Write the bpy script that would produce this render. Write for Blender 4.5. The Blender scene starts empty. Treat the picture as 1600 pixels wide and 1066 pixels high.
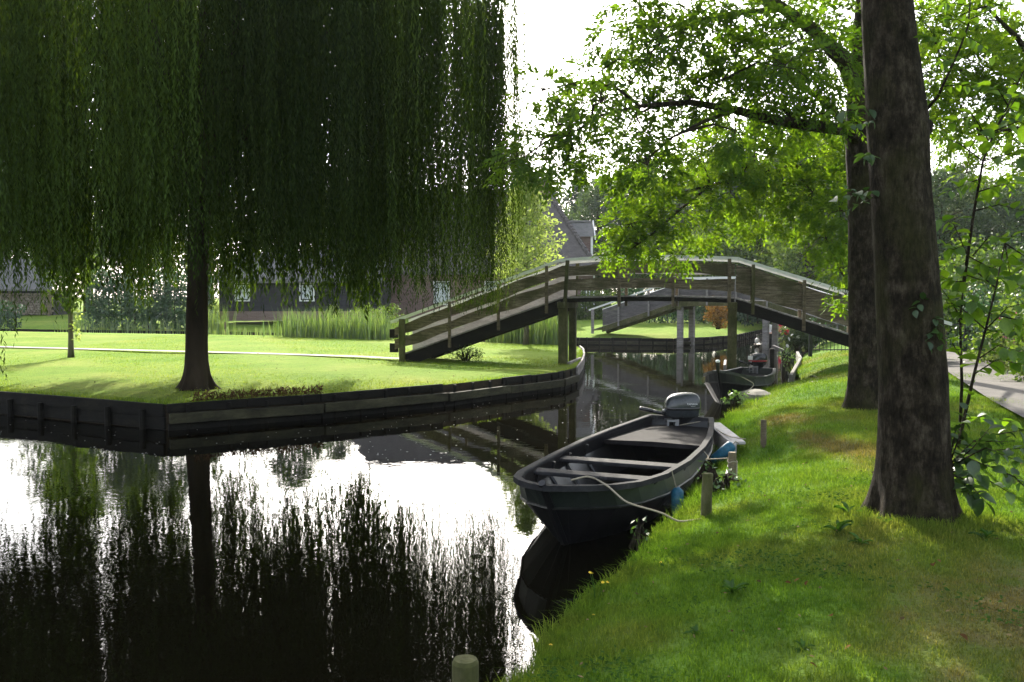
import bpy, math, random
import numpy as np
from mathutils import Vector, Matrix, Euler

R = math.radians
random.seed(7)
rng = np.random.default_rng(11)
scene = bpy.context.scene
COL = scene.collection

# ------------------------------------------------------------------ camera, sky, sun, exposure
CAM_Z, FPX, PITCH = 2.3, 1400.0, math.atan(71.0 / 1400.0)
cam_d = bpy.data.cameras.new('camera')
cam = bpy.data.objects.new('camera', cam_d); COL.objects.link(cam)
cam.location = (0, 0, CAM_Z)
cam.rotation_euler = (math.pi / 2 - PITCH, 0, 0)
cam_d.sensor_width = 36.0; cam_d.lens = 36.0 * FPX / 1600.0
cam_d.clip_start = 0.05; cam_d.clip_end = 2000
scene.camera = cam

SUN_EL, SUN_AZ = R(31), R(-4)          # azimuth from +Y, positive towards +X
world = bpy.data.worlds.new('World'); scene.world = world; world.use_nodes = True
wn = world.node_tree.nodes; wl = world.node_tree.links
sky = wn.new('ShaderNodeTexSky'); sky.sky_type = 'NISHITA'; sky.sun_disc = False
sky.sun_elevation = SUN_EL; sky.sun_rotation = SUN_AZ
sky.air_density = 1.0; sky.dust_density = 3.0; sky.ozone_density = 1.0
hs = wn.new('ShaderNodeHueSaturation'); hs.inputs['Saturation'].default_value = .45   # milky summer sky
wl.new(sky.outputs[0], hs.inputs['Color']); wl.new(hs.outputs[0], wn['Background'].inputs[0]); wn['Background'].inputs[1].default_value = 0.15
sun_d = bpy.data.lights.new('sun', 'SUN'); sun_d.energy = 4.6; sun_d.angle = R(0.6); sun_d.color = (1.0, 0.93, 0.8)
sun = bpy.data.objects.new('sun', sun_d); COL.objects.link(sun)
sdir = Vector((math.sin(SUN_AZ) * math.cos(SUN_EL), math.cos(SUN_AZ) * math.cos(SUN_EL), math.sin(SUN_EL)))
sun.rotation_euler = sdir.to_track_quat('Z', 'Y').to_euler()
sun.location = (0, 30, 30)
vs = scene.view_settings
vs.view_transform = 'Standard'; vs.look = 'None'; vs.gamma = 1.0; vs.use_curve_mapping = False
vs.exposure = 1.7
scene.cycles.max_bounces = 8; scene.cycles.diffuse_bounces = 3; scene.cycles.glossy_bounces = 3
scene.cycles.transmission_bounces = 6; scene.cycles.transparent_max_bounces = 8; scene.cycles.volume_bounces = 0
scene.cycles.use_denoising = True
scene.cycles.caustics_reflective = False; scene.cycles.caustics_refractive = False

# ------------------------------------------------------------------ pixel -> world helpers (1600 x 1066 photograph)
def ray(px, py):
    u = (px - 800) / FPX; v = (py - 533) / FPX
    c, s = math.cos(PITCH), math.sin(PITCH)
    return u, c - v * s, -s - v * c
def gp(px, py, z=0.5):
    dx, dy, dz = ray(px, py); t = (z - CAM_Z) / dz
    return Vector((dx * t, dy * t, z))
def dp(px, py, d):
    dx, dy, dz = ray(px, py); t = d / dy
    return Vector((dx * t, d, CAM_Z + dz * t))

# ------------------------------------------------------------------ object helpers
WL = {}
def props(o, label=None, cat=None, group=None, kind=None):
    if label: o['label'] = label
    if cat: o['category'] = cat
    if group: o['group'] = group
    if kind: o['kind'] = kind
    return o
def thing(name, loc, label, cat, group=None):
    o = bpy.data.objects.new(name, None); COL.objects.link(o)
    o.location = loc; o.empty_display_size = 0.2
    WL[o.name] = Vector(loc)
    return props(o, label, cat, group)
def wloc(o): return WL.get(o.name, Vector((0, 0, 0)))
def raw_mesh(name, V, F, smooth=False):
    me = bpy.data.meshes.new(name)
    me.from_pydata([tuple(v) for v in V], [], F)
    if smooth: me.polygons.foreach_set('use_smooth', [True] * len(me.polygons))
    me.update()
    return me
def link(name, me, mat, parent=None, org=None):
    o = bpy.data.objects.new(name, me); COL.objects.link(o)
    if mat is not None and not me.materials: me.materials.append(mat)
    if parent is not None:
        o.parent = parent
    return o

class MB:
    def __init__(s): s.V = []; s.F = []
    def add(s, V, F):
        n = len(s.V); s.V += [Vector(v) for v in V]; s.F += [tuple(i + n for i in f) for f in F]; return s
    def box(s, c, size, M=None):
        hx, hy, hz = size[0] / 2, size[1] / 2, size[2] / 2; c = Vector(c)
        vs_ = [Vector((x, y, z)) for x in (-hx, hx) for y in (-hy, hy) for z in (-hz, hz)]
        if M is not None: vs_ = [M @ v for v in vs_]
        return s.add([c + v for v in vs_], [(0, 1, 3, 2), (4, 6, 7, 5), (0, 4, 5, 1), (2, 3, 7, 6), (0, 2, 6, 4), (1, 5, 7, 3)])
    def bbox(s, c, size, b=0.01, M=None):
        """box with chamfered vertical edges and top rim"""
        hx, hy, hz = size[0] / 2, size[1] / 2, size[2] / 2; c = Vector(c)
        ring = [(hx - b, -hy), (hx, -hy + b), (hx, hy - b), (hx - b, hy), (-hx + b, hy), (-hx, hy - b), (-hx, -hy + b), (-hx + b, -hy)]
        V = []
        for z, k in ((-hz, b), (-hz + b, 0), (hz - b, 0), (hz, b)):
            for x, y in ring:
                V.append(Vector((x - math.copysign(k, x), y - math.copysign(k, y), z)))
        F = [tuple(range(7, -1, -1)), tuple(range(24, 32))]
        for r in range(3):
            for i in range(8): F.append((r * 8 + i, r * 8 + (i + 1) % 8, r * 8 + 8 + (i + 1) % 8, r * 8 + 8 + i))
        if M is not None: V = [M @ v for v in V]
        return s.add([c + v for v in V], F)
    def tube(s, P, rad, n=8, cap=True, lump=0.0, seed=0):
        P = [Vector(p) for p in P]
        if not hasattr(rad, '__len__'): rad = [rad] * len(P)
        rr = random.Random(seed)
        t = (P[1] - P[0]).normalized()
        a = Vector((1, 0, 0)) if abs(t.x) < 0.8 else Vector((0, 1, 0))
        u = t.cross(a).normalized()
        V = []; ph = [rr.uniform(0, 6.28) for _ in range(4)]
        for i, p in enumerate(P):
            t = (P[min(i + 1, len(P) - 1)] - P[max(i - 1, 0)]).normalized()
            u = (u - t * u.dot(t)).normalized(); w = t.cross(u)
            for k in range(n):
                th = 2 * math.pi * k / n
                r = rad[i]
                if lump: r *= 1 + lump * (math.sin(3 * th + ph[0] + i * .25) * .5 + math.sin(5 * th + ph[1] - i * .4) * .3 + rr.uniform(-.5, .5) * .5)
                V.append(p + u * (r * math.cos(th)) + w * (r * math.sin(th)))
        F = []
        for i in range(len(P) - 1):
            for k in range(n): F.append((i * n + k, i * n + (k + 1) % n, (i + 1) * n + (k + 1) % n, (i + 1) * n + k))
        if cap: F += [tuple(range(n - 1, -1, -1)), tuple(range((len(P) - 1) * n, len(P) * n))]
        return s.add(V, F)
    def build(s, name, mat, parent=None, smooth=False):
        org = wloc(parent) if parent is not None else Vector((0, 0, 0))
        me = raw_mesh(name, [v - org for v in s.V], s.F, smooth)
        o = link(name, me, mat, parent)
        WL[o.name] = org
        return o
    def single(s, name, mat, loc, label, cat, group=None, smooth=False):
        loc = Vector(loc)
        me = raw_mesh(name, [v - loc for v in s.V], s.F, smooth)
        o = link(name, me, mat); o.location = loc; WL[o.name] = loc
        return props(o, label, cat, group)

def copy_part(src, parent, loc, rot=(0, 0, 0), scale=(1, 1, 1), name=None):
    c = src.copy(); COL.objects.link(c); c.parent = parent
    c.location = loc; c.rotation_euler = rot; c.scale = scale
    return c
def copy_tree(o, loc, rz=0.0, sc=1.0, label=None):
    c = o.copy(); COL.objects.link(c); c.location = loc; c.rotation_euler = (0, 0, rz); c.scale = (sc, sc, sc)
    WL[c.name] = Vector(loc)
    if label: c['label'] = label
    for ch in o.children:
        d = ch.copy(); COL.objects.link(d); d.parent = c
    return c

def np_mesh(name, V, quads=None, tris=None, v_attr=None, mat=None, parent=None, org=None, smooth=False):
    """fast mesh from numpy arrays, with a per-point colour value v"""
    org = wloc(parent) if parent is not None else (Vector(org) if org is not None else Vector((0, 0, 0)))
    V = np.asarray(V, np.float32) - np.array(org, np.float32)
    me = bpy.data.meshes.new(name)
    nq = 0 if quads is None else len(quads); nt = 0 if tris is None else len(tris)
    idx = []
    if nq: idx.append(np.asarray(quads, np.int32).ravel())
    if nt: idx.append(np.asarray(tris, np.int32).ravel())
    idx = np.concatenate(idx)
    starts = np.concatenate([np.arange(nq) * 4, nq * 4 + np.arange(nt) * 3]).astype(np.int32)
    me.vertices.add(len(V)); me.vertices.foreach_set('co', V.ravel())
    me.loops.add(len(idx)); me.loops.foreach_set('vertex_index', idx)
    me.polygons.add(nq + nt); me.polygons.foreach_set('loop_start', starts)
    if smooth: me.polygons.foreach_set('use_smooth', np.ones(nq + nt, bool))
    me.update(calc_edges=True)
    if v_attr is not None:
        a = me.attributes.new('v', 'FLOAT', 'POINT'); a.data.foreach_set('value', np.asarray(v_attr, np.float32))
    o = link(name, me, mat, parent)
    if parent is None: o.location = org
    WL[o.name] = org
    return o

def unit(a): return a / np.maximum(np.linalg.norm(a, axis=1, keepdims=True), 1e-6)
def leaf_arrays(P, D, N, L, W, fold=0.12, mid=0.45):
    """rhombic leaves: base point, direction, normal"""
    D = unit(D); S = unit(np.cross(D, N)); Nn = np.cross(S, D)
    L = np.broadcast_to(np.asarray(L, float).reshape(-1, 1), (len(P), 1)); W = np.broadcast_to(np.asarray(W, float).reshape(-1, 1), (len(P), 1))
    m = P + D * L * mid
    V = np.stack([P, m + S * W * .5 + Nn * W * fold, P + D * L, m - S * W * .5 + Nn * W * fold], 1).reshape(-1, 3)
    Q = np.arange(len(P) * 4).reshape(-1, 4)
    return V, Q
def rand_dir(n, up=0.0):
    a = rng.normal(size=(n, 3)); a[:, 2] += up
    return unit(a)

# ------------------------------------------------------------------ materials
def new_mat(name):
    m = bpy.data.materials.new(name); m.use_nodes = True
    nt = m.node_tree; b = nt.nodes['Principled BSDF']
    return m, nt, b
def noise_node(nt, scale, detail=4, rough=.6, vec=None, coord='pos'):
    n = nt.nodes.new('ShaderNodeTexNoise'); n.inputs['Scale'].default_value = scale
    n.inputs['Detail'].default_value = detail; n.inputs['Roughness'].default_value = rough
    if vec is not None: nt.links.new(vec, n.inputs['Vector'])
    return n
def coords(nt, stretch=(1, 1, 1), world=True):
    if world:
        g = nt.nodes.new('ShaderNodeNewGeometry'); src = g.outputs['Position']
    else:
        g = nt.nodes.new('ShaderNodeTexCoord'); src = g.outputs['Object']
    mp = nt.nodes.new('ShaderNodeMapping'); mp.inputs['Scale'].default_value = stretch
    nt.links.new(src, mp.inputs['Vector'])
    return mp.outputs['Vector']
def ramp(nt, fac, stops):
    r = nt.nodes.new('ShaderNodeValToRGB')
    while len(r.color_ramp.elements) < len(stops): r.color_ramp.elements.new(0.5)
    for e, (p, c) in zip(r.color_ramp.elements, stops): e.position = p; e.color = (*c, 1)
    nt.links.new(fac, r.inputs['Fac'])
    return r.outputs['Color']
def bump(nt, b, height, strength, dist=0.02):
    k = nt.nodes.new('ShaderNodeBump'); k.inputs['Strength'].default_value = strength; k.inputs['Distance'].default_value = dist
    nt.links.new(height, k.inputs['Height']); nt.links.new(k.outputs['Normal'], b.inputs['Normal'])
    return k
def mix_rgb(nt, fac, a, b_, mode='MIX'):
    m = nt.nodes.new('ShaderNodeMix'); m.data_type = 'RGBA'; m.blend_type = mode
    for sock, val in ((m.inputs[0], fac), (m.inputs[6], a), (m.inputs[7], b_)):
        if hasattr(val, 'is_linked') or hasattr(val, 'node'): nt.links.new(val, sock)
        elif isinstance(val, (int, float)): sock.default_value = val
        else: sock.default_value = (*val, 1)
    return m.outputs[2]
def surf(name, stops, scale=6, stretch=(1, 1, 1), rough=.8, bstr=.4, bdist=.02, world=True, detail=5, fine=None, spec=.3, metal=0.0):
    m, nt, b = new_mat(name)
    vec = coords(nt, stretch, world)
    n = noise_node(nt, scale, detail, .65, vec)
    c = ramp(nt, n.outputs['Fac'], stops)
    if fine:
        n2 = noise_node(nt, fine, 3, .6, vec)
        c = mix_rgb(nt, .55, c, ramp(nt, n2.outputs['Fac'], [(.3, (.45, .45, .45)), (.7, (1.25, 1.25, 1.25))]), 'MULTIPLY')
        h = n2.outputs['Fac']
    else: h = n.outputs['Fac']
    nt.links.new(c, b.inputs['Base Color'])
    b.inputs['Roughness'].default_value = rough; b.inputs['Specular IOR Level'].default_value = spec; b.inputs['Metallic'].default_value = metal
    if bstr: bump(nt, b, h, bstr, bdist)
    return m
def leaf_mat(name, lo, hi, trans=.45, gloss=.06, tcol=None, rough=.45):
    """thin leaf: diffuse + translucent + a little sheen; colour varies from leaf to leaf"""
    m, nt, b = new_mat(name); nt.nodes.remove(b)
    out = nt.nodes['Material Output']
    at = nt.nodes.new('ShaderNodeAttribute'); at.attribute_name = 'v'
    c = ramp(nt, at.outputs['Fac'], [(0, lo), (1, hi)])
    d = nt.nodes.new('ShaderNodeBsdfDiffuse'); t = nt.nodes.new('ShaderNodeBsdfTranslucent'); g = nt.nodes.new('ShaderNodeBsdfGlossy')
    g.inputs['Roughness'].default_value = rough
    nt.links.new(c, d.inputs['Color'])
    tc = mix_rgb(nt, 1.0, c, tcol or (1.5, 1.35, .55), 'MULTIPLY')
    nt.links.new(tc, t.inputs['Color'])
    m1 = nt.nodes.new('ShaderNodeMixShader'); m1.inputs[0].default_value = trans
    nt.links.new(d.outputs[0], m1.inputs[1]); nt.links.new(t.outputs[0], m1.inputs[2])
    m2 = nt.nodes.new('ShaderNodeMixShader'); m2.inputs[0].default_value = gloss
    nt.links.new(m1.outputs[0], m2.inputs[1]); nt.links.new(g.outputs[0], m2.inputs[2])
    nt.links.new(m2.outputs[0], out.inputs['Surface'])
    return m

M = {}
def bark_mat(name, dark, mid, light, moss):
    m, nt, b = new_mat(name); v = coords(nt, (1, 1, .55)); v2 = coords(nt, (1, 1, .18))
    n1 = noise_node(nt, 11, 7, .75, v); n2 = noise_node(nt, 55, 5, .75, v2); n3 = noise_node(nt, 2.2, 4, .6, v); n4 = noise_node(nt, 3.2, 3, .5, coords(nt, (.4, .4, 4)))
    c = ramp(nt, n1.outputs['Fac'], [(.32, dark), (.5, mid), (.68, light)])
    c = mix_rgb(nt, ramp(nt, n3.outputs['Fac'], [(.48, (0, 0, 0)), (.62, (.8, .8, .8))]), c, moss)
    c = mix_rgb(nt, .75, c, ramp(nt, n2.outputs['Fac'], [(.3, (.35, .35, .35)), (.65, (1.35, 1.35, 1.35))]), 'MULTIPLY')
    c = mix_rgb(nt, .18, c, ramp(nt, n4.outputs['Fac'], [(.36, (.4, .4, .4)), (.5, (1.1, 1.1, 1.1))]), 'MULTIPLY')
    nt.links.new(c, b.inputs['Base Color']); b.inputs['Roughness'].default_value = .95; b.inputs['Specular IOR Level'].default_value = .1
    k = bump(nt, b, n2.outputs['Fac'], .9, .03); k2 = nt.nodes.new('ShaderNodeBump'); k2.inputs['Strength'].default_value = .8; k2.inputs['Distance'].default_value = .06
    nt.links.new(n1.outputs['Fac'], k2.inputs['Height']); nt.links.new(k2.outputs['Normal'], k.inputs['Normal'])
    return m
M['bark'] = bark_mat('bark', (.008, .0065, .005), (.032, .025, .017), (.10, .082, .058), (.040, .040, .014))
M['bark_pale'] = surf('bark_pale', [(.3, (.05, .045, .03)), (.7, (.12, .11, .07))], 6, (1, 1, .3), .95, .5, .02, spec=.1)
M['bark_willow'] = surf('bark_willow', [(.3, (.018, .013, .009)), (.7, (.05, .038, .026))], 4, (1, 1, .2), .95, .8, .04, spec=.1)
M['willow_leaf'] = leaf_mat('willow_leaf', (.015, .031, .005), (.062, .108, .018), .38, .007, (1.6, 1.45, .4))
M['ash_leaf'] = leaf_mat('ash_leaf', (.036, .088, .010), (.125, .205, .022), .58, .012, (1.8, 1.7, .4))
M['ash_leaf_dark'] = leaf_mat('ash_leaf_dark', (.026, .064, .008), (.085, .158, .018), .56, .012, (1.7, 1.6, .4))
M['lime_leaf'] = leaf_mat('lime_leaf', (.035, .085, .02), (.08, .16, .04), .42, .08)
M['sucker_leaf'] = surf('sucker_leaf', [(.3, (.035, .08, .018)), (.7, (.075, .14, .03))], 9, rough=.5, bstr=.1)
M['far_leaf'] = leaf_mat('far_leaf', (.022, .05, .018), (.06, .105, .035), .35, .04)
M['far_leaf_grey'] = leaf_mat('far_leaf_grey', (.04, .068, .03), (.085, .12, .055), .38, .03)
M['conifer_leaf'] = leaf_mat('conifer_leaf', (.012, .034, .018), (.03, .068, .032), .2, .04)
M['hedge_leaf'] = leaf_mat('hedge_leaf', (.016, .05, .022), (.04, .10, .045), .25, .06)
M['gold_leaf'] = leaf_mat('gold_leaf', (.19, .27, .06), (.36, .43, .15), .5, .03, (1.15, 1.15, .7))
M['red_leaf'] = leaf_mat('red_leaf', (.10, .055, .015), (.24, .16, .035), .4, .03, (1.3, 1.0, .6))
M['pink_leaf'] = leaf_mat('pink_leaf', (.16, .05, .08), (.32, .13, .16), .35, .04, (1.2, 1, 1))
M['bush_leaf'] = leaf_mat('bush_leaf', (.035, .075, .014), (.10, .165, .03), .48, .03)
M['reed_blade'] = leaf_mat('reed_blade', (.05, .11, .035), (.15, .23, .075), .4, .08)
M['dead_weed'] = leaf_mat('dead_weed', (.04, .02, .012), (.12, .07, .035), .2, .0, (1.1, 1, .9))

def lawn_mat(name, blades, island):
    """one colour recipe, in world space, for the soil sheet and for the blades growing on it"""
    m, nt, b = new_mat(name)
    vec = coords(nt)
    n1 = noise_node(nt, .55 if not island else .35, 5, .62, vec); n2 = noise_node(nt, 4.5, 4, .6, vec); n3 = noise_node(nt, 45, 3, .6, vec)
    if island:
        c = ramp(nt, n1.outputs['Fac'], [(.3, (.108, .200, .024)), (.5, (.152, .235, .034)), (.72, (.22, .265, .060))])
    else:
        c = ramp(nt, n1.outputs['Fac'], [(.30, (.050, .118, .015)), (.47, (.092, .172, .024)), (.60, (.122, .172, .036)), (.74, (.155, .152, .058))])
        # trampled, dried ground round the foot of the near tree and along the walked line
        for (cx, cy, rx, ry) in ((3.0, 4.4, 1.5, 1.3), (2.1, 3.6, .7, .5), (4.3, 5.2, 1.1, .9), (3.75, 10.2, .45, 2.2), (4.0, 13.0, .5, 1.2)):
            mp = nt.nodes.new('ShaderNodeMapping'); mp.vector_type = 'TEXTURE'
            mp.inputs['Location'].default_value = (cx, cy, .6); mp.inputs['Scale'].default_value = (rx, ry, 3)
            g = nt.nodes.new('ShaderNodeNewGeometry'); nt.links.new(g.outputs['Position'], mp.inputs['Vector'])
            gr = nt.nodes.new('ShaderNodeTexGradient'); gr.gradient_type = 'SPHERICAL'; nt.links.new(mp.outputs[0], gr.inputs[0])
            mu = nt.nodes.new('ShaderNodeMath'); mu.operation = 'MULTIPLY_ADD'; mu.use_clamp = True
            nt.links.new(gr.outputs['Fac'], mu.inputs[0]); mu.inputs[1].default_value = 1.6
            sb = nt.nodes.new('ShaderNodeMath'); sb.operation = 'MULTIPLY_ADD'; nt.links.new(n2.outputs['Fac'], sb.inputs[0]); sb.inputs[1].default_value = 2.4; sb.inputs[2].default_value = -1.35
            nt.links.new(sb.outputs[0], mu.inputs[2])
            m3 = nt.nodes.new('ShaderNodeMath'); m3.operation = 'MULTIPLY'; nt.links.new(mu.outputs[0], m3.inputs[0])
            m4 = nt.nodes.new('ShaderNodeMath'); m4.operation = 'MULTIPLY'; m4.use_clamp = True; nt.links.new(gr.outputs['Fac'], m4.inputs[0]); m4.inputs[1].default_value = 3.0
            nt.links.new(m4.outputs[0], m3.inputs[1])
            c = mix_rgb(nt, m3.outputs[0], c, (.128, .116, .050))
    c = mix_rgb(nt, .5, c, ramp(nt, n2.outputs['Fac'], [(.3, (.6, .62, .6)), (.7, (1.25, 1.22, 1.1))]), 'MULTIPLY')
    if blades:
        at = nt.nodes.new('ShaderNodeAttribute'); at.attribute_name = 'v'
        c = mix_rgb(nt, 1.0, c, ramp(nt, at.outputs['Fac'], [(0, (.65, .7, .6)), (.8, (1.3, 1.25, 1.1)), (1, (1.9, 1.6, 1.5))]), 'MULTIPLY')
        nt.nodes.remove(b)
        d = nt.nodes.new('ShaderNodeBsdfDiffuse'); t = nt.nodes.new('ShaderNodeBsdfTranslucent')
        nt.links.new(c, d.inputs['Color']); nt.links.new(mix_rgb(nt, 1.0, c, (1.35, 1.3, .6), 'MULTIPLY'), t.inputs['Color'])
        mm = nt.nodes.new('ShaderNodeMixShader'); mm.inputs[0].default_value = .42
        nt.links.new(d.outputs[0], mm.inputs[1]); nt.links.new(t.outputs[0], mm.inputs[2])
        nt.links.new(mm.outputs[0], nt.nodes['Material Output'].inputs['Surface'])
    else:
        c = mix_rgb(nt, .6, c, ramp(nt, n3.outputs['Fac'], [(.3, (.5, .5, .5)), (.7, (1.3, 1.3, 1.2))]), 'MULTIPLY')
        nt.links.new(c, b.inputs['Base Color']); b.inputs['Roughness'].default_value = 1; b.inputs['Specular IOR Level'].default_value = 0.05
        bump(nt, b, n3.outputs['Fac'], .7, .05)
    return m
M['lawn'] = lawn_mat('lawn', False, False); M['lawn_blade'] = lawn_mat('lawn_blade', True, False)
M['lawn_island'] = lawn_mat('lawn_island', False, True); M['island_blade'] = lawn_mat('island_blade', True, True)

def water_mat():
    m, nt, b = new_mat('water')
    b.inputs['Base Color'].default_value = (.0035, .003, .0014, 1); b.inputs['Roughness'].default_value = .01
    b.inputs['IOR'].default_value = 1.33; b.inputs['Specular IOR Level'].default_value = .5
    v1 = coords(nt, (1, 1, 1))
    a = noise_node(nt, 5.0, 3, .55, v1); c = noise_node(nt, 1.1, 2, .5, v1); pm = noise_node(nt, .35, 2, .5, v1)
    r = nt.nodes.new('ShaderNodeMapRange'); r.inputs[1].default_value = .42; r.inputs[2].default_value = .66; r.inputs[3].default_value = .35; r.inputs[4].default_value = 1.0
    nt.links.new(pm.outputs['Fac'], r.inputs[0])
    x = nt.nodes.new('ShaderNodeMath'); x.operation = 'MULTIPLY_ADD'; nt.links.new(c.outputs['Fac'], x.inputs[0]); x.inputs[1].default_value = 2.2; nt.links.new(a.outputs['Fac'], x.inputs[2])
    y = nt.nodes.new('ShaderNodeMath'); y.operation = 'MULTIPLY'; nt.links.new(x.outputs[0], y.inputs[0]); nt.links.new(r.outputs[0], y.inputs[1])
    hgt = y.outputs[0]
    for (px_, py_, rot, lx, ly, amp) in ((962, 612, -1.02, 2.6, .32, 2.6), (985, 600, -.9, 1.6, .5, 1.2), (520, 725, .1, .8, .45, .8), (70, 690, 0, 1.0, .4, .8)):
        g0 = gp(px_, py_, 0)
        mp = nt.nodes.new('ShaderNodeMapping'); mp.vector_type = 'TEXTURE'; mp.inputs['Location'].default_value = (g0.x, g0.y, 0); mp.inputs['Rotation'].default_value = (0, 0, rot); mp.inputs['Scale'].default_value = (lx, ly, 1)
        ge = nt.nodes.new('ShaderNodeNewGeometry'); nt.links.new(ge.outputs['Position'], mp.inputs['Vector'])
        gr = nt.nodes.new('ShaderNodeTexGradient'); gr.gradient_type = 'SPHERICAL'; nt.links.new(mp.outputs[0], gr.inputs[0])
        nn = noise_node(nt, 16, 2, .5, v1)
        mu = nt.nodes.new('ShaderNodeMath'); mu.operation = 'MULTIPLY'; nt.links.new(gr.outputs['Fac'], mu.inputs[0]); nt.links.new(nn.outputs['Fac'], mu.inputs[1])
        ma = nt.nodes.new('ShaderNodeMath'); ma.operation = 'MULTIPLY_ADD'; nt.links.new(mu.outputs[0], ma.inputs[0]); ma.inputs[1].default_value = amp; nt.links.new(hgt, ma.inputs[2]); hgt = ma.outputs[0]
    bump(nt, b, hgt, .045, .03)
    return m
M['water'] = water_mat()
M['wood_dark'] = surf('wood_dark', [(.28, (.055, .043, .027)), (.5, (.14, .112, .072)), (.75, (.25, .20, .135))], 3.5, (.35, 1, 2.5), .9, .5, .015, fine=26)
def plank_mat(name):
    """old rail boards: brown heartwood, black streaks, algae"""
    m, nt, b = new_mat(name); v = coords(nt, (.5, .5, 5)); vb = coords(nt)
    n1 = noise_node(nt, 5, 6, .7, v); n2 = noise_node(nt, 1.6, 4, .6, vb); n3 = noise_node(nt, 40, 4, .7, v)
    c = ramp(nt, n1.outputs['Fac'], [(.3, (.05, .041, .03)), (.48, (.145, .116, .080)), (.62, (.26, .215, .155)), (.78, (.36, .32, .25))])
    c = mix_rgb(nt, ramp(nt, n2.outputs['Fac'], [(.45, (0, 0, 0)), (.62, (.85, .85, .85))]), c, (.075, .072, .034))
    c = mix_rgb(nt, .6, c, ramp(nt, n3.outputs['Fac'], [(.3, (.4, .4, .4)), (.65, (1.3, 1.3, 1.3))]), 'MULTIPLY')
    nt.links.new(c, b.inputs['Base Color']); b.inputs['Roughness'].default_value = .92; b.inputs['Specular IOR Level'].default_value = .2
    bump(nt, b, n1.outputs['Fac'], .6, .03)
    return m
M['plank'] = plank_mat('plank')
M['wood_moss'] = surf('wood_moss', [(.28, (.028, .032, .010)), (.5, (.075, .078, .026)), (.75, (.14, .125, .075))], 3, (1, 1, .6), .95, .6, .02, fine=22)
M['wood_grey'] = surf('wood_grey', [(.3, (.15, .135, .125)), (.55, (.27, .25, .24)), (.8, (.38, .36, .35))], 4, (.4, 1, 2.5), .9, .4, .012, fine=30)
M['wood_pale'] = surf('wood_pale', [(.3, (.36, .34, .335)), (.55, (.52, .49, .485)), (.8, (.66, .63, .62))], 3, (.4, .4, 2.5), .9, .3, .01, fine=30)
M['wood_ledge'] = surf('wood_ledge', [(.3, (.018, .017, .010)), (.55, (.05, .048, .026)), (.8, (.11, .10, .06))], 3, (.6, .6, 1.5), .9, .6, .02, fine=20)
M['wood_slate'] = surf('wood_slate', [(.3, (.07, .065, .065)), (.55, (.13, .12, .12)), (.8, (.2, .19, .18))], 4, (.4, .4, 2.5), .9, .4, .012, fine=24)
M['wood_black'] = surf('wood_black', [(.3, (.004, .0035, .003)), (.55, (.010, .009, .006)), (.8, (.026, .024, .013))], 4, (.6, .6, 1.5), .9, .6, .02, fine=20)
M['rail_paint'] = surf('rail_paint', [(.3, (.66, .66, .63)), (.5, (.80, .80, .77)), (.8, (.86, .86, .84))], 8, (.5, .5, 1), .6, .15, .006)
M['white_paint'] = surf('white_paint', [(.3, (.70, .70, .69)), (.7, (.82, .82, .80))], 5, rough=.5, bstr=.05)
M['soil'] = surf('soil', [(.3, (.02, .016, .01)), (.7, (.06, .045, .028))], 8, rough=1, bstr=.8, bdist=.05)

# ================================================================== SETTING
def sheet(name, rows, mat, skirt=None):
    """rows: equal-length lists of points, front to back"""
    nr, nc = len(rows), len(rows[0])
    V = [p for r in rows for p in r]
    F = [(i * nc + j, i * nc + j + 1, (i + 1) * nc + j + 1, (i + 1) * nc + j) for i in range(nr - 1) for j in range(nc - 1)]
    o = link(name, raw_mesh(name, V, F, True), mat)
    o.data.materials.append(M['soil'])
    for p in o.data.polygons:
        if min(o.data.vertices[i].co.z for i in p.vertices) < -.2: p.material_index = 1; p.use_smooth = False
    return props(o, kind='structure')

# water: one sheet under the canal and its side ditch
wv = [(-90, -12, 0), (40, -12, 0), (40, 75, 0), (-90, 75, 0)]
water = link('canal_water', raw_mesh('canal_water', wv, [(0, 1, 2, 3)]), M['water']); props(water, 'still dark canal water mirroring the willow and the white sky', kind='structure')

# opposite lawn (between canal and ditch)
ISL = [(-70, 46.0), (-20, 21.9), (-9.6, 16.75), (-5.72, 14.75), (-3.5, 16.2), (-1.42, 17.95), (1.04, 20.9), (1.62, 23.0), (1.95, 25.5), (2.25, 28.5), (2.42, 31.0)]
IZ = .44   # lawn level above the water
ISL = [(x * (1.033 if x > -21 else 1), y * (1.033 if x > -21 else 1)) for x, y in ISL[:7]] + ISL[7:]
IBK = [(-70, 62), (-20, 44.5), (-9, 41.0), (-1, 35.6), (2.1, 33.4), (2.42, 32.6)]
def interp(t, x): return float(np.interp(x, [p[0] for p in t], [p[1] for p in t]))
xs = sorted(set([p[0] for p in ISL] + list(np.linspace(-70, -12, 20)) + list(np.linspace(-12, 2.42, 90))))
rows = []
for k in range(25):
    f = (k / 24.0) ** 1.3
    rows.append([Vector((x, interp(ISL, x) * (1 - f) + interp(IBK, x) * f, IZ + .03 * math.sin(x * .7 + k * .5) * min(1, k / 3.0) * min(1, (24 - k) / 3.0))) for x in xs])
skirt = [Vector((p.x, p.y, -.4)) for p in rows[0]]
back = [Vector((p.x, p.y + .3, -.4)) for p in rows[-1]]
sheet('lawn_across_canal', [skirt] + rows + [back], M['lawn_island'])

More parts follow.
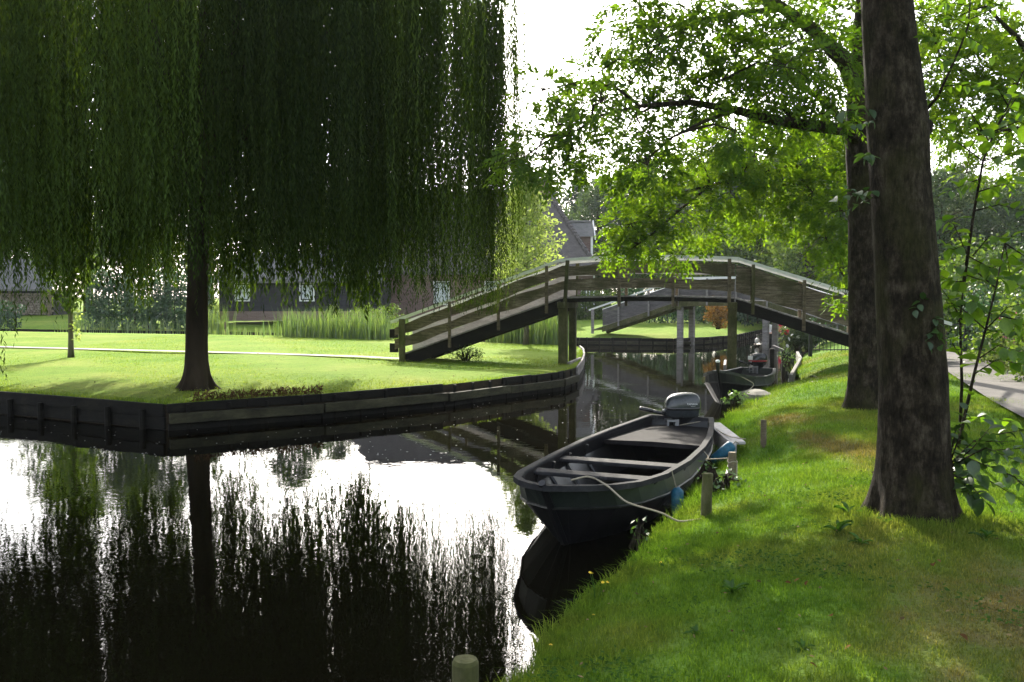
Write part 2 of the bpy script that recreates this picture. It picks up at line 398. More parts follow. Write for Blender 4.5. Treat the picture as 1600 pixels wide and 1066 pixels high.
# near bank with its grass slope
EDGE = [(-8, -6), (0, -2.3), (3, -.95), (4.75, 0), (6.27, .54), (7.1, 1.0), (8.0, 1.41), (9.1, 1.85), (10.6, 2.4), (12.6, 3.05), (14.2, 3.3), (17, 4.4), (19.1, 5.4), (19.75, 5.65), (19.85, 7.0), (20.75, 7.05), (20.85, 6.95), (24.3, 7.6), (28, 8.9), (32.6, 10.7), (38, 13.0), (44, 15.0), (60, 21), (90, 34)]
def edge(y): return float(np.interp(y, [e[0] for e in EDGE], [e[1] for e in EDGE])) + .05 * math.sin(y * 3.1) + .03 * math.sin(y * 7.7 + 1)
def edge_s(y):  # without the slip
    return float(np.interp(y, [e[0] for e in EDGE if not 19.8 < e[0] < 20.8], [e[1] for e in EDGE if not 19.8 < e[0] < 20.8]))
def zr(x, y):
    t = max(0.0, min(1.0, (x - edge_s(y)) / 2.3)); t = 1 - (1 - t) ** 2
    return .20 + .43 * t + .022 * math.sin(x * 1.7 + y * .6) + .018 * math.sin(y * 1.9 - x * .8) + (.05 * math.exp(-((x - 2.98) ** 2 + (y - 6.7) ** 2) / .8))
ys = sorted(set(list(np.linspace(-8, 2, 12)) + list(np.linspace(2, 19.6, 130)) + [19.72, 19.75, 19.85, 20.2, 20.75, 20.85] + list(np.linspace(21, 44, 50)) + list(np.linspace(46, 90, 12))))
offs = [0, .08, .2, .4, .65, .95, 1.3, 1.7, 2.2, 2.8, 3.6, 4.6, 6, 8, 11, 15, 22, 35, 60, 140]
rows = []
for y in ys:
    e = edge(y)
    rows.append([Vector((e + .02, y, -.4))] + [Vector((e + t, y, zr(e + t, y) - (.05 if t == 0 else 0))) for t in offs])
rb = sheet('near_bank', rows, M['lawn'])
# far land: house gardens and everything out to the horizon
FAR = [(-320, 135), (-60, 60), (-20, 50.2), (-9, 46.4), (-1.5, 42.6), (3.2, 41.9), (7.4, 41.0), (9.2, 42.2), (11, 44.6), (14, 51), (17, 59), (20, 68), (25, 82), (40, 97), (320, 122)]
def zf(d): return float(np.interp(d, [0, 1.2, 4, 10, 16], [.30, .46, .58, .82, .95]))
xs = sorted(set([p[0] for p in FAR] + list(np.linspace(-60, 30, 70))))
rows = []
for off in (0, .3, 1, 2, 4, 7, 11, 16, 24, 40, 80, 200, 330):
    rows.append([Vector((x * (1 + off / 300.0), interp(FAR, x) + off, zf(off) + (.05 * math.sin(x * .5 + off) if off > 1 else 0))) for x in xs])
rows = [[Vector((p.x, p.y, -.4)) for p in rows[0]]] + rows
sheet('far_ground', rows, M['lawn_island'])

# footpath across the lawn
def ribbon(name, pts, mat, thick=.012, bevel=0):
    V = []; F = []
    for a, b in pts: V += [a, b]
    for i in range(len(pts) - 1): F.append((2 * i, 2 * i + 1, 2 * i + 3, 2 * i + 2))
    return props(link(name, raw_mesh(name, V, F), mat), kind='structure')
M['gravel'] = surf('gravel', [(.3, (.24, .22, .18)), (.7, (.38, .35, .30))], 14, rough=.95, bstr=.3, fine=60)
M['paving'] = surf('paving', [(.3, (.06, .055, .05)), (.55, (.09, .082, .075)), (.8, (.13, .118, .105))], 2.2, rough=.95, bstr=.3, bdist=.01, fine=55)
pl = [gp(x, y, .5) for x, y in ((-500, 528), (-200, 533), (0, 541), (200, 546), (400, 551), (560, 556), (640, 560))]
ribbon('footpath', [(Vector((p.x, p.y - .27, .484)), Vector((p.x, p.y + .27, .484))) for p in pl], M['gravel'])
# paved path on the near bank
lft = [(1760, 745), (1600, 656), (1550, 629), (1478, 581), (1440, 560), (1400, 548)]
rgt = [(1760, 652), (1680, 625), (1600, 590), (1538, 563), (1500, 550), (1470, 543)]
ribbon('paved_path', [(Vector((*gp(a, b, .66).xy, .69)), Vector((*gp(c, d, .66).xy, .69))) for (a, b), (c, d) in zip(lft, rgt)], M['paving'])

# ================================================================== FOLIAGE HELPERS
def sprays(O, D, k=9, ra=.22, L=.075, W=.028, droop=.35):
    """compound leaves: k leaflets along each rachis"""
    n = len(O); D = unit(D)
    up = np.tile(np.array([0, 0, 1.0]), (n, 1)) + rng.normal(scale=.35, size=(n, 3))
    S = unit(np.cross(D, up)); Nn = unit(np.cross(S, D))
    P = []; DD = []; NN = []
    rl = ra * rng.uniform(.7, 1.25, (n, 1))
    for i in range(k):
        t = .25 + .75 * (i // 2 * 2 + 1) / k if i < k - 1 else 1.0
        sg = 0 if i == k - 1 else (1 if i % 2 else -1)
        p = O + D * rl * t + np.array([0, 0, -1]) * rl * droop * t * t
        d = D * (.6 if sg else 1) + S * sg * .85 + np.array([0, 0, -.3]) + rng.normal(scale=.18, size=(n, 3))
        P.append(p); DD.append(d); NN.append(Nn + rng.normal(scale=.25, size=(n, 3)))
    P = np.concatenate(P); DD = np.concatenate(DD); NN = np.concatenate(NN)
    V, Q = leaf_arrays(P, DD, NN, L * rng.uniform(.7, 1.2, len(P)), W * rng.uniform(.8, 1.2, len(P)))
    v = np.repeat(np.tile(rng.uniform(0, 1, n), k) * .7 + rng.uniform(0, .3, n * k), 4)
    return V, Q, v
class Cloud:
    def __init__(s): s.V = []; s.Q = []; s.v = []; s.n = 0
    def add(s, V, Q, v):
        s.V.append(V); s.Q.append(Q + s.n); s.v.append(v); s.n += len(V)
    def build(s, name, mat, parent):
        o = np_mesh(name, np.concatenate(s.V), np.concatenate(s.Q), None, np.concatenate(s.v), mat, parent)
        return o
def blob_leaves(C, r, n, L, W, flat=.8, shell=.35, up=.2):
    """n leaves around centre C in a lumpy ball of radius r"""
    q = rand_dir(n); rad = r * (shell + (1 - shell) * rng.uniform(0, 1, n) ** .5) * rng.uniform(.75, 1.1, n)
    P = np.array(C) + q * rad[:, None] * np.array([1, 1, flat])
    D = unit(q * .6 + rng.normal(scale=.7, size=(n, 3)) + np.array([0, 0, -.25]))
    N = unit(q * .5 + rng.normal(scale=.6, size=(n, 3)) + np.array([0, 0, up]))
    V, Q = leaf_arrays(P, D, N, L * rng.uniform(.7, 1.3, n), W * rng.uniform(.7, 1.3, n))
    return V, Q, np.repeat(rng.uniform(0, 1, n), 4)

def relief_trunk(pts, rads, flare, seed):
    from mathutils import noise
    mb = trunk_mesh(pts, rads, 0, 64, 0.0, seed, 26); n = 64; ax = {}
    nr = len(mb.V) // n
    for i in range(nr):
        ring = mb.V[i * n:(i + 1) * n]; c = sum(ring, Vector()) / n
        for k in range(n):
            v = mb.V[i * n + k]; d = v - c; L = d.length; dn = d / L; th = math.atan2(dn.y, dn.x); h = v.z - mb.V[0].z
            q1 = noise.noise(Vector((dn.x * 2.2, dn.y * 2.2, v.z * .8)) + Vector((seed, 0, 0))); q2 = noise.noise(Vector((dn.x * 7, dn.y * 7, v.z * 3.0)) + Vector((0, seed, 0))); q3 = noise.noise(Vector((dn.x * 3, dn.y * 3, v.z * 9.0)))
            root = flare * math.exp(-h / .20) * (1.0 + .75 * math.sin(5 * th + seed) + .3 * math.sin(3 * th))
            mb.V[i * n + k] = c + dn * (L * (1 + .05 * q1 + .02 * q2 + .012 * q3) + max(-.02, root))
    return mb
def trunk_mesh(pts, rads, flare=0, n=22, lump=.05, seed=1, m=7):
    mb = MB(); P = []; Rr = []
    pts = [Vector(p) for p in pts]
    # resample
    for i in range(len(pts) - 1):
        for j in range(m):
            f = j / m
            P.append(pts[i].lerp(pts[i + 1], f)); Rr.append(rads[i] * (1 - f) + rads[i + 1] * f)
    P.append(pts[-1]); Rr.append(rads[-1])
    z0 = P[0].z
    Rr = [r + flare * math.exp(-(p.z - z0) / .28) for p, r in zip(P, Rr)]
    mb.tube(P, Rr, n, True, lump, seed)
    return mb

def leafy_tree(name, base, label, trunk_pts, trunk_r, limbs, clumps, mat_leaf, mat_bark, density=1.0, group=None, flare=.12, seed=3, L=.075, W=.03, ra=.22, coarse=()):
    """limbs: list of (points, radii); clumps: (centre, radius) filled with compound leaves"""
    t = thing(name, base, label, 'tree', group)
    relief_trunk(trunk_pts, trunk_r, flare, seed).build('trunk', mat_bark, t, True)
    nodes = []
    for i, (P, rd) in enumerate(limbs):
        mb = MB(); mb.tube(P, [1.05 * r_ + .002 for r_ in rd], 8, True, .06, seed + i); mb.build('limb', mat_bark, t, True)
        for a, b in zip(P[:-1], P[1:]):
            for f in (0, .33, .66): nodes.append(Vector(a).lerp(Vector(b), f))
        nodes.append(Vector(P[-1]))
    for i in range(3, len(trunk_pts)): nodes.append(Vector(trunk_pts[i]))
    cl = Cloud(); tw = MB(); rr = random.Random(seed)
    for (c, r) in clumps:
        c = Vector(c); nd = min(nodes, key=lambda q: (q - c).length)
        mid = nd.lerp(c, .5) + Vector((rr.uniform(-.1, .1), rr.uniform(-.1, .1), .12 * (c - nd).length))
        tw.tube([nd, mid, c], [.022, .014, .008], 5, False)
        n = max(8, int(density * 95 * (r / .4) ** 2))
        q = rand_dir(n); rad = r * rng.uniform(.15, 1.0, n) ** .6
        O = np.array(c) + q * rad[:, None] * np.array([1.1, 1.1, .75])
        D = unit(q + np.array([0, 0, -.25]) + rng.normal(scale=.4, size=(n, 3)))
        cl.add(*sprays(O, D, 9, ra, L, W))
        for k in range(7):
            d = Vector(rand_dir(1, -.1)[0]) * r * rr.uniform(.6, 1.0)
            m2 = c + d * .5 + Vector((0, 0, .05)); tw.tube([c, m2, c + d], [.008, .005, .003], 4, False)
    for (c, r, n) in coarse:
        cl.add(*blob_leaves(c, r, n, .17, .10, .75))
    tw.build('twigs', mat_bark, t)['kind'] = 'stuff'
    o = cl.build('crown', mat_leaf, t)
    return t

# ================================================================== WEEPING WILLOW
wb = gp(301, 604, .5)
WX, WY = wb.x, wb.y + .2
will = thing('weeping_willow', (WX, WY, .5), 'large weeping willow on the opposite lawn, its curtain of strands hanging low', 'tree')
relief_trunk([(WX, WY, .36), (WX + .02, WY, 1.2), (WX + .06, WY, 2.4), (WX + .1, WY + .05, 3.9), (WX + .12, WY + .1, 5.6), (WX + .1, WY + .1, 7.4)],
           [.24, .215, .20, .20, .17, .11], .17, 5).build('trunk', M['bark_willow'], will, True)
rr = random.Random(21)
limb_ends = []
for i in range(13):
    a = i * 2.399 + .3; r = rr.uniform(2.6, 4.6); z1 = rr.uniform(7.0, 9.8); z0 = rr.uniform(3.6, 6.2)
    P = [Vector((WX + .1, WY + .05, z0))]
    for f in (.25, .5, .75, 1.0):
        P.append(Vector((WX + .1 + math.cos(a) * r * f, WY + math.sin(a) * r * f, z0 + (z1 - z0) * math.sin(f * 1.5) + rr.uniform(-.1, .1))))
    MB().tube(P, [.12, .09, .07, .045, .02], 8, True, .05, i).build('limb', M['bark_willow'], will, True)
RX = 5.75
WP = []; WD = []; WN = []; WLn = []; WW = []; Wv = []
def strand(x, y, z0, z1, fine, tone):
    n = max(6, int((z0 - z1) / (.055 if fine else .10)))
    t = np.linspace(0, 1, n); sway = rng.normal(scale=.07, size=2); ph = rng.uniform(0, 6.28, 2)
    px = x + sway[0] * t * 1.5 + .05 * np.sin(t * 6 + ph[0]) + rng.normal(scale=.012, size=n)
    py = y + sway[1] * t * 1.5 + .05 * np.sin(t * 5 + ph[1]) + rng.normal(scale=.012, size=n)
    pz = z0 + (z1 - z0) * t
    a = rng.uniform(0, 6.28, n); sp = rng.uniform(.25, .8, n)
    D = np.stack([np.cos(a) * sp, np.sin(a) * sp, -np.ones(n)], 1)
    N = np.stack([np.cos(a) * .8, np.sin(a) * .8, np.full(n, .6)], 1) + rng.normal(scale=.35, size=(n, 3))
    WP.append(np.stack([px, py, pz], 1)); WD.append(D); WN.append(N)
    k = 1 - .25 * t
    WLn.append((.125 if fine else .24) * rng.uniform(.7, 1.2, n) * k); WW.append((.025 if fine else .062) * rng.uniform(.8, 1.2, n) * k)
    Wv.append(np.clip(tone + rng.normal(scale=.18, size=n), 0, 1))
def crown_top(r): return 11.0 - 1.3 * (r / RX) ** 3
for c in range(545):
    rim = c < 270 or c >= 480
    a = rng.uniform(0, 2 * math.pi) if c < 440 else rng.uniform(-1.0, .8)
    r = RX * (rng.uniform(.86, 1.0) if rim else math.sqrt(rng.uniform(.02, .8)))
    r *= 1 + .04 * (math.cos(a) > .6) * rng.uniform(0, 1.6) + .07 * math.sin(3 * a + 1) + .04 * math.sin(7 * a)
    cx, cy = WX + r * math.cos(a), WY + r * math.sin(a)
    hem = rng.normal(2.9, .5)
    if rng.uniform() < .12: hem -= rng.uniform(.3, .9)
    if not rim: hem += rng.uniform(0, .9)
    if cx > WX + 3.3 and cy < WY + 2.5: hem -= .3
    if cx < WX - 1.5 and cy < WY - 2: hem -= rng.uniform(.1, 1.0)
    if cx > WX + 4.2: hem += rng.uniform(0, 1) ** 2.6 * 2.8 * min(1.2, (cx - WX - 4.2) / 1.2)
    hem += .38 * math.sin(9 * a + 2) + .2 * math.sin(17 * a)
    hem = max(hem, 2.05)
    front = cy < WY - .5 * RX
    tone = rng.uniform(.05, .5) if not (front and cx < WX + 1.2) else rng.uniform(.3, .95)  # front-left strands: sky light painted in as a lighter leaf colour
    w = rng.uniform(.10, .27)
    for s in range(int(rng.integers(7, 14))):
        x = cx + rng.normal(scale=w); y = cy + rng.normal(scale=w)
        rr_ = min(1.15 * RX, math.hypot(x - WX, y - WY))
        z0 = crown_top(min(rr_, RX)) - rng.uniform(0, 2.6)
        z1 = hem + abs(rng.normal(scale=.5)) - .1
        if z0 - z1 < 1: continue
        strand(x, y, z0, z1, front or cx > WX + 3.8, tone)
for (px_, ybot, n_) in ((95, 330, 5), (150, 400, 8), (172, 300, 6), (225, 300, 7), (262, 260, 8), (276, 420, 6), (300, 250, 6), (130, 250, 6), (40, 420, 6), (12, 560, 5), (200, 470, 5), (60, 470, 4), (640, 440, 6), (560, 400, 6), (690, 455, 6), (740, 420, 6), (430, 380, 5), (235, 380, 5)):
    d_ = 11.3 + .5 * rng.uniform() + (1.8 if px_ > 400 else 0) + abs(px_ - 260) * .001
    for k in range(n_):
        p = dp(px_ + rng.normal(scale=9), ybot + rng.normal(scale=28), d_ + rng.normal(scale=.12)); strand(p.x, p.y, rng.uniform(7.5, 8.6), p.z, True, rng.uniform(.55, 1.0))  # front tresses coloured lighter too, standing in for light from the sky
V, Q = leaf_arrays(np.concatenate(WP), np.concatenate(WD), np.concatenate(WN), np.concatenate(WLn), np.concatenate(WW))
print('willow leaves', len(Q))
np_mesh('crown', V, Q, None, np.repeat(np.concatenate(Wv), 4), M['willow_leaf'], will)

# ================================================================== BANK TREES
# near tree beside the walker
b1 = gp(1428, 812, .63); D1 = b1.y
def t1(px, py): return dp(px, py, D1)
r1 = lambda w: w / 2 * D1 / FPX
P1 = [Vector((t1(1428, 812).x, D1, .5)), t1(1428, 730), t1(1427, 600), t1(1418, 450), t1(1408, 300), t1(1402, 190), t1(1392, 90), t1(1385, 0), t1(1372, -200), t1(1360, -420)]
R1 = [r1(114), r1(107), r1(100), r1(94), r1(88), r1(90), r1(80), r1(74), r1(62), r1(40)]
limbs1 = []
top1 = P1[-1]
for i in range(9):
    a = i * 2.4 + .4; r = 2.2 + (i % 3) * .9
    s = P1[-2].lerp(P1[-1], (i % 4) / 4)
    limbs1.append(([s, s + Vector((math.cos(a) * r * .5, math.sin(a) * r * .5, .8)), s + Vector((math.cos(a) * r, math.sin(a) * r, 1.6))], [.09, .06, .02]))
coarse1 = []
for i in range(34):
    a = i * 2.399; r = 3.6 * math.sqrt((i + .5) / 34)
    coarse1.append((top1 + Vector((math.cos(a) * r, math.sin(a) * r, rng.uniform(.2, 3.0))), rng.uniform(.6, 1.0), 60))
def tree_plain(name, base, label, P, Rd, limbs, mat_leaf, mat_bark, coarse, flare, seed):
    t = thing(name, base, label, 'tree')
    relief_trunk(P, Rd, flare, seed).build('trunk', mat_bark, t, True)
    for i, (q, rd) in enumerate(limbs): MB().tube(q, rd, 8, True, .05, seed + i).build('limb', mat_bark, t, True)
    cl = Cloud()
    for (c, r, n) in coarse: cl.add(*blob_leaves(c, r, n, .16, .10, .7))
    cl.build('crown', mat_leaf, t)
    return t
tree1 = tree_plain('bank_tree', b1, 'thick dark trunk closest on the grass bank, leafy shoots growing round its foot', P1, R1, limbs1, M['lime_leaf'], M['bark'], coarse1, .14, 8)
# bark ridges and knots on the near trunk
for (px, py, s) in ((1450, 196, .06), (1478, 735, .075), (1412, 140, .02), (1441, 468, .02)):
    c = t1(px, py); c.y -= .02 if px < 1440 else 0
    mb = MB()
    mb.tube([c + Vector((-s * .9, .02, -s * .5)), c + Vector((-s * .2, -.01, 0)), c + Vector((s * .35, -.01, s * .35))], [s * 1.1, s * 1.15, s * .35], 9, True, .12, px)
    mb.build('knot', M['bark'], tree1, True)

# second tree
b2 = gp(1356, 638, .62); D2 = b2.y
def t2(px, py, d=None): return dp(px, py, d or D2)
P2 = [Vector((b2.x, D2, .5)), t2(1356, 560), t2(1354, 450), t2(1354, 330), t2(1352, 230), t2(1346, 160), t2(1352, 60), t2(1358, -60), t2(1362, -220)]
w2 = lambda w: w / 2 * D2 / FPX
R2 = [w2(62), w2(56), w2(54), w2(54), w2(56), w2(44), w2(36), w2(30), w2(18)]
L2 = [
    ([t2(1348, 225), t2(1326, 203, 13.0), t2(1262, 196, 12.7), t2(1200, 186, 12.3), t2(1150, 172, 12.0), t2(1080, 160, 11.8), t2(1000, 166, 11.6), t2(940, 180, 11.5), t2(890, 210, 11.4)], [.10, .085, .07, .06, .05, .035, .024, .016, .008]),
    ([t2(1348, 170), t2(1318, 96, 13.1), t2(1270, 46, 12.9), t2(1222, 12, 12.7), t2(1170, -20, 12.5)], [.11, .10, .085, .07, .05]),
    ([t2(1225, 14, 12.7), t2(1160, 20, 12.4), t2(1100, 30, 12.2), t2(1040, 60, 12.0), t2(1000, 100, 11.9)], [.045, .036, .027, .018, .008]),
    ([t2(1290, 68, 13.0), t2(1240, 92, 12.5), t2(1190, 120, 12.2), t2(1130, 125, 11.9)], [.035, .024, .015, .007]),
    ([t2(1150, 172, 12.0), t2(1100, 190, 11.6), t2(1050, 215, 11.3), t2(1010, 250, 11.1)], [.03, .022, .013, .006]),
    ([t2(1000, 166, 11.6), t2(960, 135, 11.5), t2(900, 130, 11.5), t2(850, 140, 11.5)], [.02, .014, .01, .005]),
    ([t2(1352, 60), t2(1400, 0, 13.6), t2(1450, -60, 14), t2(1520, -120, 14.5)], [.09, .07, .05, .02]),
    ([t2(1355, 0), t2(1330, -100, 12.5), t2(1280, -200, 12), t2(1200, -280, 11.5)], [.08, .07, .05, .02]),
    ([t2(1357, -40), t2(1370, -150, 14.4), t2(1390, -260, 15.4), t2(1400, -330, 16)], [.08, .06, .04, .02]),
]
C2 = []
for (x, y, r) in ((835, 240, 40), (806, 254, 24), (872, 195, 40), (850, 140, 34), (906, 240, 42), (962, 240, 46), (1012, 258, 34), (925, 120, 44), (898, 165, 34), (985, 130, 44), (1005, 205, 40),
                  (962, 62, 44), (1030, 60, 52), (1060, 128, 46), (1100, 62, 54), (1120, 132, 46), (1180, 84, 54), (1186, 150, 40), (1250, 62, 56), (1254, 138, 46), (1302, 90, 46), (1312, 26, 50), (1150, 8, 50), (1062, 8, 44),
                  (1000, 10, 44), (1232, 186, 32), (1300, 176, 30), (930, 205, 34), (880, 262, 30), (1150, 205, 30), (1210, 20, 48), (1085, 170, 30), (1030, 165, 30), (1150, 100, 40), (1225, 105, 44), (1215, 150, 34), (1280, 140, 36), (940, 160, 32), (1045, 225, 30)):
    C2.append((t2(x, y, rng.uniform(10.6, 13.6)), r * 12 / FPX * 1.05))
K2 = []
for i in range(60):
    a = i * 2.399; r = 4.6 * math.sqrt((i + .5) / 60)
    K2.append((Vector((b2.x - .6 + math.cos(a) * r, D2 + .4 + math.sin(a) * r, rng.uniform(7.3, 11.2) - .12 * r)), rng.uniform(.6, .95), 55))
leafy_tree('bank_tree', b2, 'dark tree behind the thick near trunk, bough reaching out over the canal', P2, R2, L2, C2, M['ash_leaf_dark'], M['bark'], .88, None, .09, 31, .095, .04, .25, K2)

# third tree, trunk hidden behind the second, sunlit foliage dipping over the bridge
b3 = gp(1405, 585, .63); b3 = Vector((8.3, 19.4, .6))
P3 = [b3 + Vector((0, 0, -.1)), b3 + Vector((0, 0, 1.2)), b3 + Vector((-.05, 0, 2.6)), b3 + Vector((-.1, 0, 4.2)), b3 + Vector((-.1, 0, 6.0)), b3 + Vector((0, 0, 8.5))]
L3 = [
    ([P3[2] + Vector((0, 0, .8)), dp(1330, 262, 19), dp(1243, 262, 18.6), dp(1180, 272, 18.2), dp(1110, 290, 17.8), dp(1045, 306, 17.4)], [.10, .085, .06, .04, .025, .01]),
    ([P3[2] + Vector((0, 0, 1.0)), dp(1300, 240, 19.5), dp(1220, 232, 20), dp(1150, 228, 20), dp(1090, 220, 19.6)], [.09, .07, .05, .03, .012]),
    ([dp(1110, 290, 17.8), dp(1060, 330, 17.4), dp(1020, 365, 17.2), dp(985, 390, 17.0)], [.024, .018, .012, .006]),
    ([P3[3], dp(1290, 160, 19), dp(1220, 110, 18.6)], [.10, .07, .02]),
    ([P3[2], dp(1340, 360, 18.4), dp(1312, 420, 18.0)], [.05, .03, .012]),
    ([P3[4], P3[4] + Vector((-2.2, -.6, 1.4)), P3[4] + Vector((-4.2, -1, 2.0))], [.09, .06, .02]),
    ([P3[4], P3[4] + Vector((1.5, 1.6, 1.6)), P3[4] + Vector((2.5, 3, 2.2))], [.09, .06, .02]),
]
C3 = []
for (x, y, r) in ((1000, 300, 40), (985, 350, 36), (962, 388, 22), (1002, 380, 28), (1062, 396, 20), (1012, 398, 14), (1060, 332, 34), (1092, 250, 42), (1140, 300, 44), (1122, 230, 40), (1180, 250, 46), (1180, 335, 38), (1222, 290, 46),
                  (1270, 300, 46), (1272, 232, 46), (1312, 262, 40), (1312, 330, 32), (1290, 372, 26), (1318, 420, 20), (1322, 462, 16), (1102, 360, 26), (1040, 270, 30), (1240, 345, 28), (1150, 190, 34), (1230, 200, 36), (1320, 385, 24)):
    C3.append((dp(x, y, rng.uniform(16.6, 19.6)), r * 17.5 / FPX * 1.05))
K3 = []
for i in range(40):
    a = i * 2.399; r = 4.2 * math.sqrt((i + .5) / 40)
    K3.append((Vector((b3.x - .6 + math.cos(a) * r, b3.y + .4 + math.sin(a) * r, rng.uniform(7.6, 11) - .1 * r)), rng.uniform(.6, .95), 45))
leafy_tree('bank_tree', b3, 'sunlit tree by the bridge end, bright leaves dipping over the handrail', P3, [.24, .21, .19, .17, .13, .06], L3, C3, M['ash_leaf'], M['bark'], 1.0, None, .08, 47, .11, .05, .28, K3)

# fourth tree beside the paved path
b4 = Vector((11.6, 18.5, .65))
P4 = [b4 + Vector((0, 0, -.1)), b4 + Vector((.05, 0, 1.5)), b4 + Vector((0, 0, 3.2)), b4 + Vector((-.1, 0, 5.2)), b4 + Vector((-.1, 0, 7.5))]
L4 = [([P4[3], dp(1520, 120, 17.5), dp(1470, 90, 17)], [.09, .06, .02]), ([P4[3], dp(1590, 60, 18), dp(1540, 10, 17.5)], [.08, .05, .02]), ([P4[2], dp(1590, 200, 17.5), dp(1530, 210, 17)], [.06, .04, .015]), ([P4[4], P4[4] + Vector((-1.5, -1, 1.5)), P4[4] + Vector((-3, -1.5, 1.8))], [.08, .05, .02])]
C4 = [(dp(x, y, rng.uniform(15.5, 19.5)), r * 17.5 / FPX) for (x, y, r) in ((1480, 40, 44), (1540, 30, 46), (1590, 60, 44), (1470, 110, 40), (1530, 100, 44), (1590, 130, 40), (1500, 170, 34), (1560, 180, 36), (1600, 200, 36), (1490, 225, 24), (1550, 235, 20), (1470, 190, 22), (1630, 100, 50), (1510, 270, 14), (1595, 260, 22), (1440, 30, 36), (1450, 160, 30))]
K4 = [(Vector((b4.x - 1 + rng.uniform(-3.5, 3), b4.y + rng.uniform(-3, 3), rng.uniform(8, 11))), .9, 60) for i in range(26)]
leafy_tree('path_tree', b4, 'green tree beyond the thick trunk, beside the paved path', P4, [.22, .19, .17, .14, .07], L4, C4, M['ash_leaf'], M['bark'], 1.1, None, .08, 53, .11, .05, .28, K4)

# ================================================================== SHOOTS WITH LARGE LEAVES round the near trunk (each leaf a part)
def leaf_mesh(name, L, W, toothed=False):
    """ovate leaf, midrib folded, tip drooping; base at origin, along +Y"""
    prof = [(0, .02), (.12, .55), (.3, .95), (.5, 1.0), (.72, .74), (.88, .36), (1.0, .02)]
    V = []; F = []
    for i, (t, w) in enumerate(prof):
        z = -.22 * L * t * t; k = (.93 if toothed and i % 2 else 1.0) * w * W / 2
        V += [(-k, t * L, z + .16 * k * 2), (0, t * L, z), (k, t * L, z + .16 * k * 2)]
    for i in range(len(prof) - 1):
        a = i * 3
        F += [(a, a + 1, a + 4, a + 3), (a + 1, a + 2, a + 5, a + 4)]
    return raw_mesh(name, V, F, True)
def obj_leaf_mat(name, lo, hi, trans=.45, gloss=.08, tcol=(1.5, 1.4, .5)):
    m, nt, b = new_mat(name); nt.nodes.remove(b)
    oi = nt.nodes.new('ShaderNodeObjectInfo')
    c = ramp(nt, oi.outputs['Random'], [(0, lo), (1, hi)])
    vec = coords(nt); n = noise_node(nt, 60, 2, .5, vec)
    c = mix_rgb(nt, .4, c, ramp(nt, n.outputs['Fac'], [(.3, (.6, .6, .6)), (.7, (1.2, 1.2, 1.2))]), 'MULTIPLY')
    d = nt.nodes.new('ShaderNodeBsdfDiffuse'); t = nt.nodes.new('ShaderNodeBsdfTranslucent'); g = nt.nodes.new('ShaderNodeBsdfGlossy'); g.inputs['Roughness'].default_value = .4
    nt.links.new(c, d.inputs['Color']); nt.links.new(mix_rgb(nt, 1.0, c, tcol, 'MULTIPLY'), t.inputs['Color'])
    m1 = nt.nodes.new('ShaderNodeMixShader'); m1.inputs[0].default_value = trans; nt.links.new(d.outputs[0], m1.inputs[1]); nt.links.new(t.outputs[0], m1.inputs[2])
    m2 = nt.nodes.new('ShaderNodeMixShader'); m2.inputs[0].default_value = gloss; nt.links.new(m1.outputs[0], m2.inputs[1]); nt.links.new(g.outputs[0], m2.inputs[2])
    nt.links.new(m2.outputs[0], nt.nodes['Material Output'].inputs['Surface'])
    return m
M['shoot_leaf'] = obj_leaf_mat('shoot_leaf', (.045, .105, .014), (.10, .185, .022), .55, .03, (1.7, 1.6, .4))
M['shoot_leaf_dark'] = obj_leaf_mat('shoot_leaf_dark', (.022, .055, .016), (.05, .10, .025), .35, .05)
LEAF = {k: leaf_mesh('shoot_leaf', l, w) for k, (l, w) in {'big': (.14, .10), 'mid': (.105, .072), 'small': (.07, .045)}.items()}
def put_leaf(parent, kind, mat, p, d, roll, s=1.0):
    me = LEAF[kind] if not LEAF[kind].materials or LEAF[kind].materials[0] == mat else None
    key = kind + mat.name
    if key not in LEAF:
        LEAF[key] = LEAF[kind].copy(); LEAF[key].materials.clear(); LEAF[key].materials.append(mat)
    o = bpy.data.objects.new('leaf', LEAF[key]); COL.objects.link(o); o.parent = parent
    o.location = Vector(p) - wloc(parent)
    q = Vector(d).to_track_quat('Y', 'Z'); o.rotation_euler = (q.to_matrix() @ Matrix.Rotation(roll, 3, 'Y')).to_euler(); o.scale = (s, s, s)
    return o
def shoot(parent, P, rad, n, kind, mat, seed, spread=1.0, start=.15, sc=(.75, 1.2)):
    """a stem with leaves alternating along it"""
    r_ = random.Random(seed); P = [Vector(p) for p in P]
    MB().tube(P, [rad * (1 - .75 * i / (len(P) - 1)) for i in range(len(P))], 6, True).build('stem', M['bark'], parent, True)
    for i in range(n):
        t = start + (1 - start) * i / max(1, n - 1); f = t * (len(P) - 1); k = min(int(f), len(P) - 2); p = P[k].lerp(P[k + 1], f - k)
        ax = (P[k + 1] - P[k]).normalized(); side = ax.cross(Vector((0, 0, 1)))
        if side.length < .3: side = Vector((r_.uniform(-1, 1), r_.uniform(-1, 1), 0))
        side = Matrix.Rotation(r_.uniform(-1.3, 1.3), 3, ax) @ side.normalized()
        d = side * (1 if i % 2 else -1) * spread + ax * r_.uniform(.2, .8) + Vector((0, 0, r_.uniform(-.5, .15)))
        put_leaf(parent, kind, mat, p, d, r_.uniform(-.6, .6), r_.uniform(*sc))
sap = thing('sapling', gp(1496, 700, .65), 'slender young sapling with broad leaves growing behind the thick trunk', 'sapling')
def q(px, py, d): return dp(px, py, d)
shoot(sap, [gp(1496, 705, .6), q(1506, 655, 7.9), q(1522, 585, 7.8), q(1540, 515, 7.8), q(1556, 450, 7.7), q(1570, 380, 7.7)], .018, 16, 'big', M['shoot_leaf'], 1, 1.0, .2)
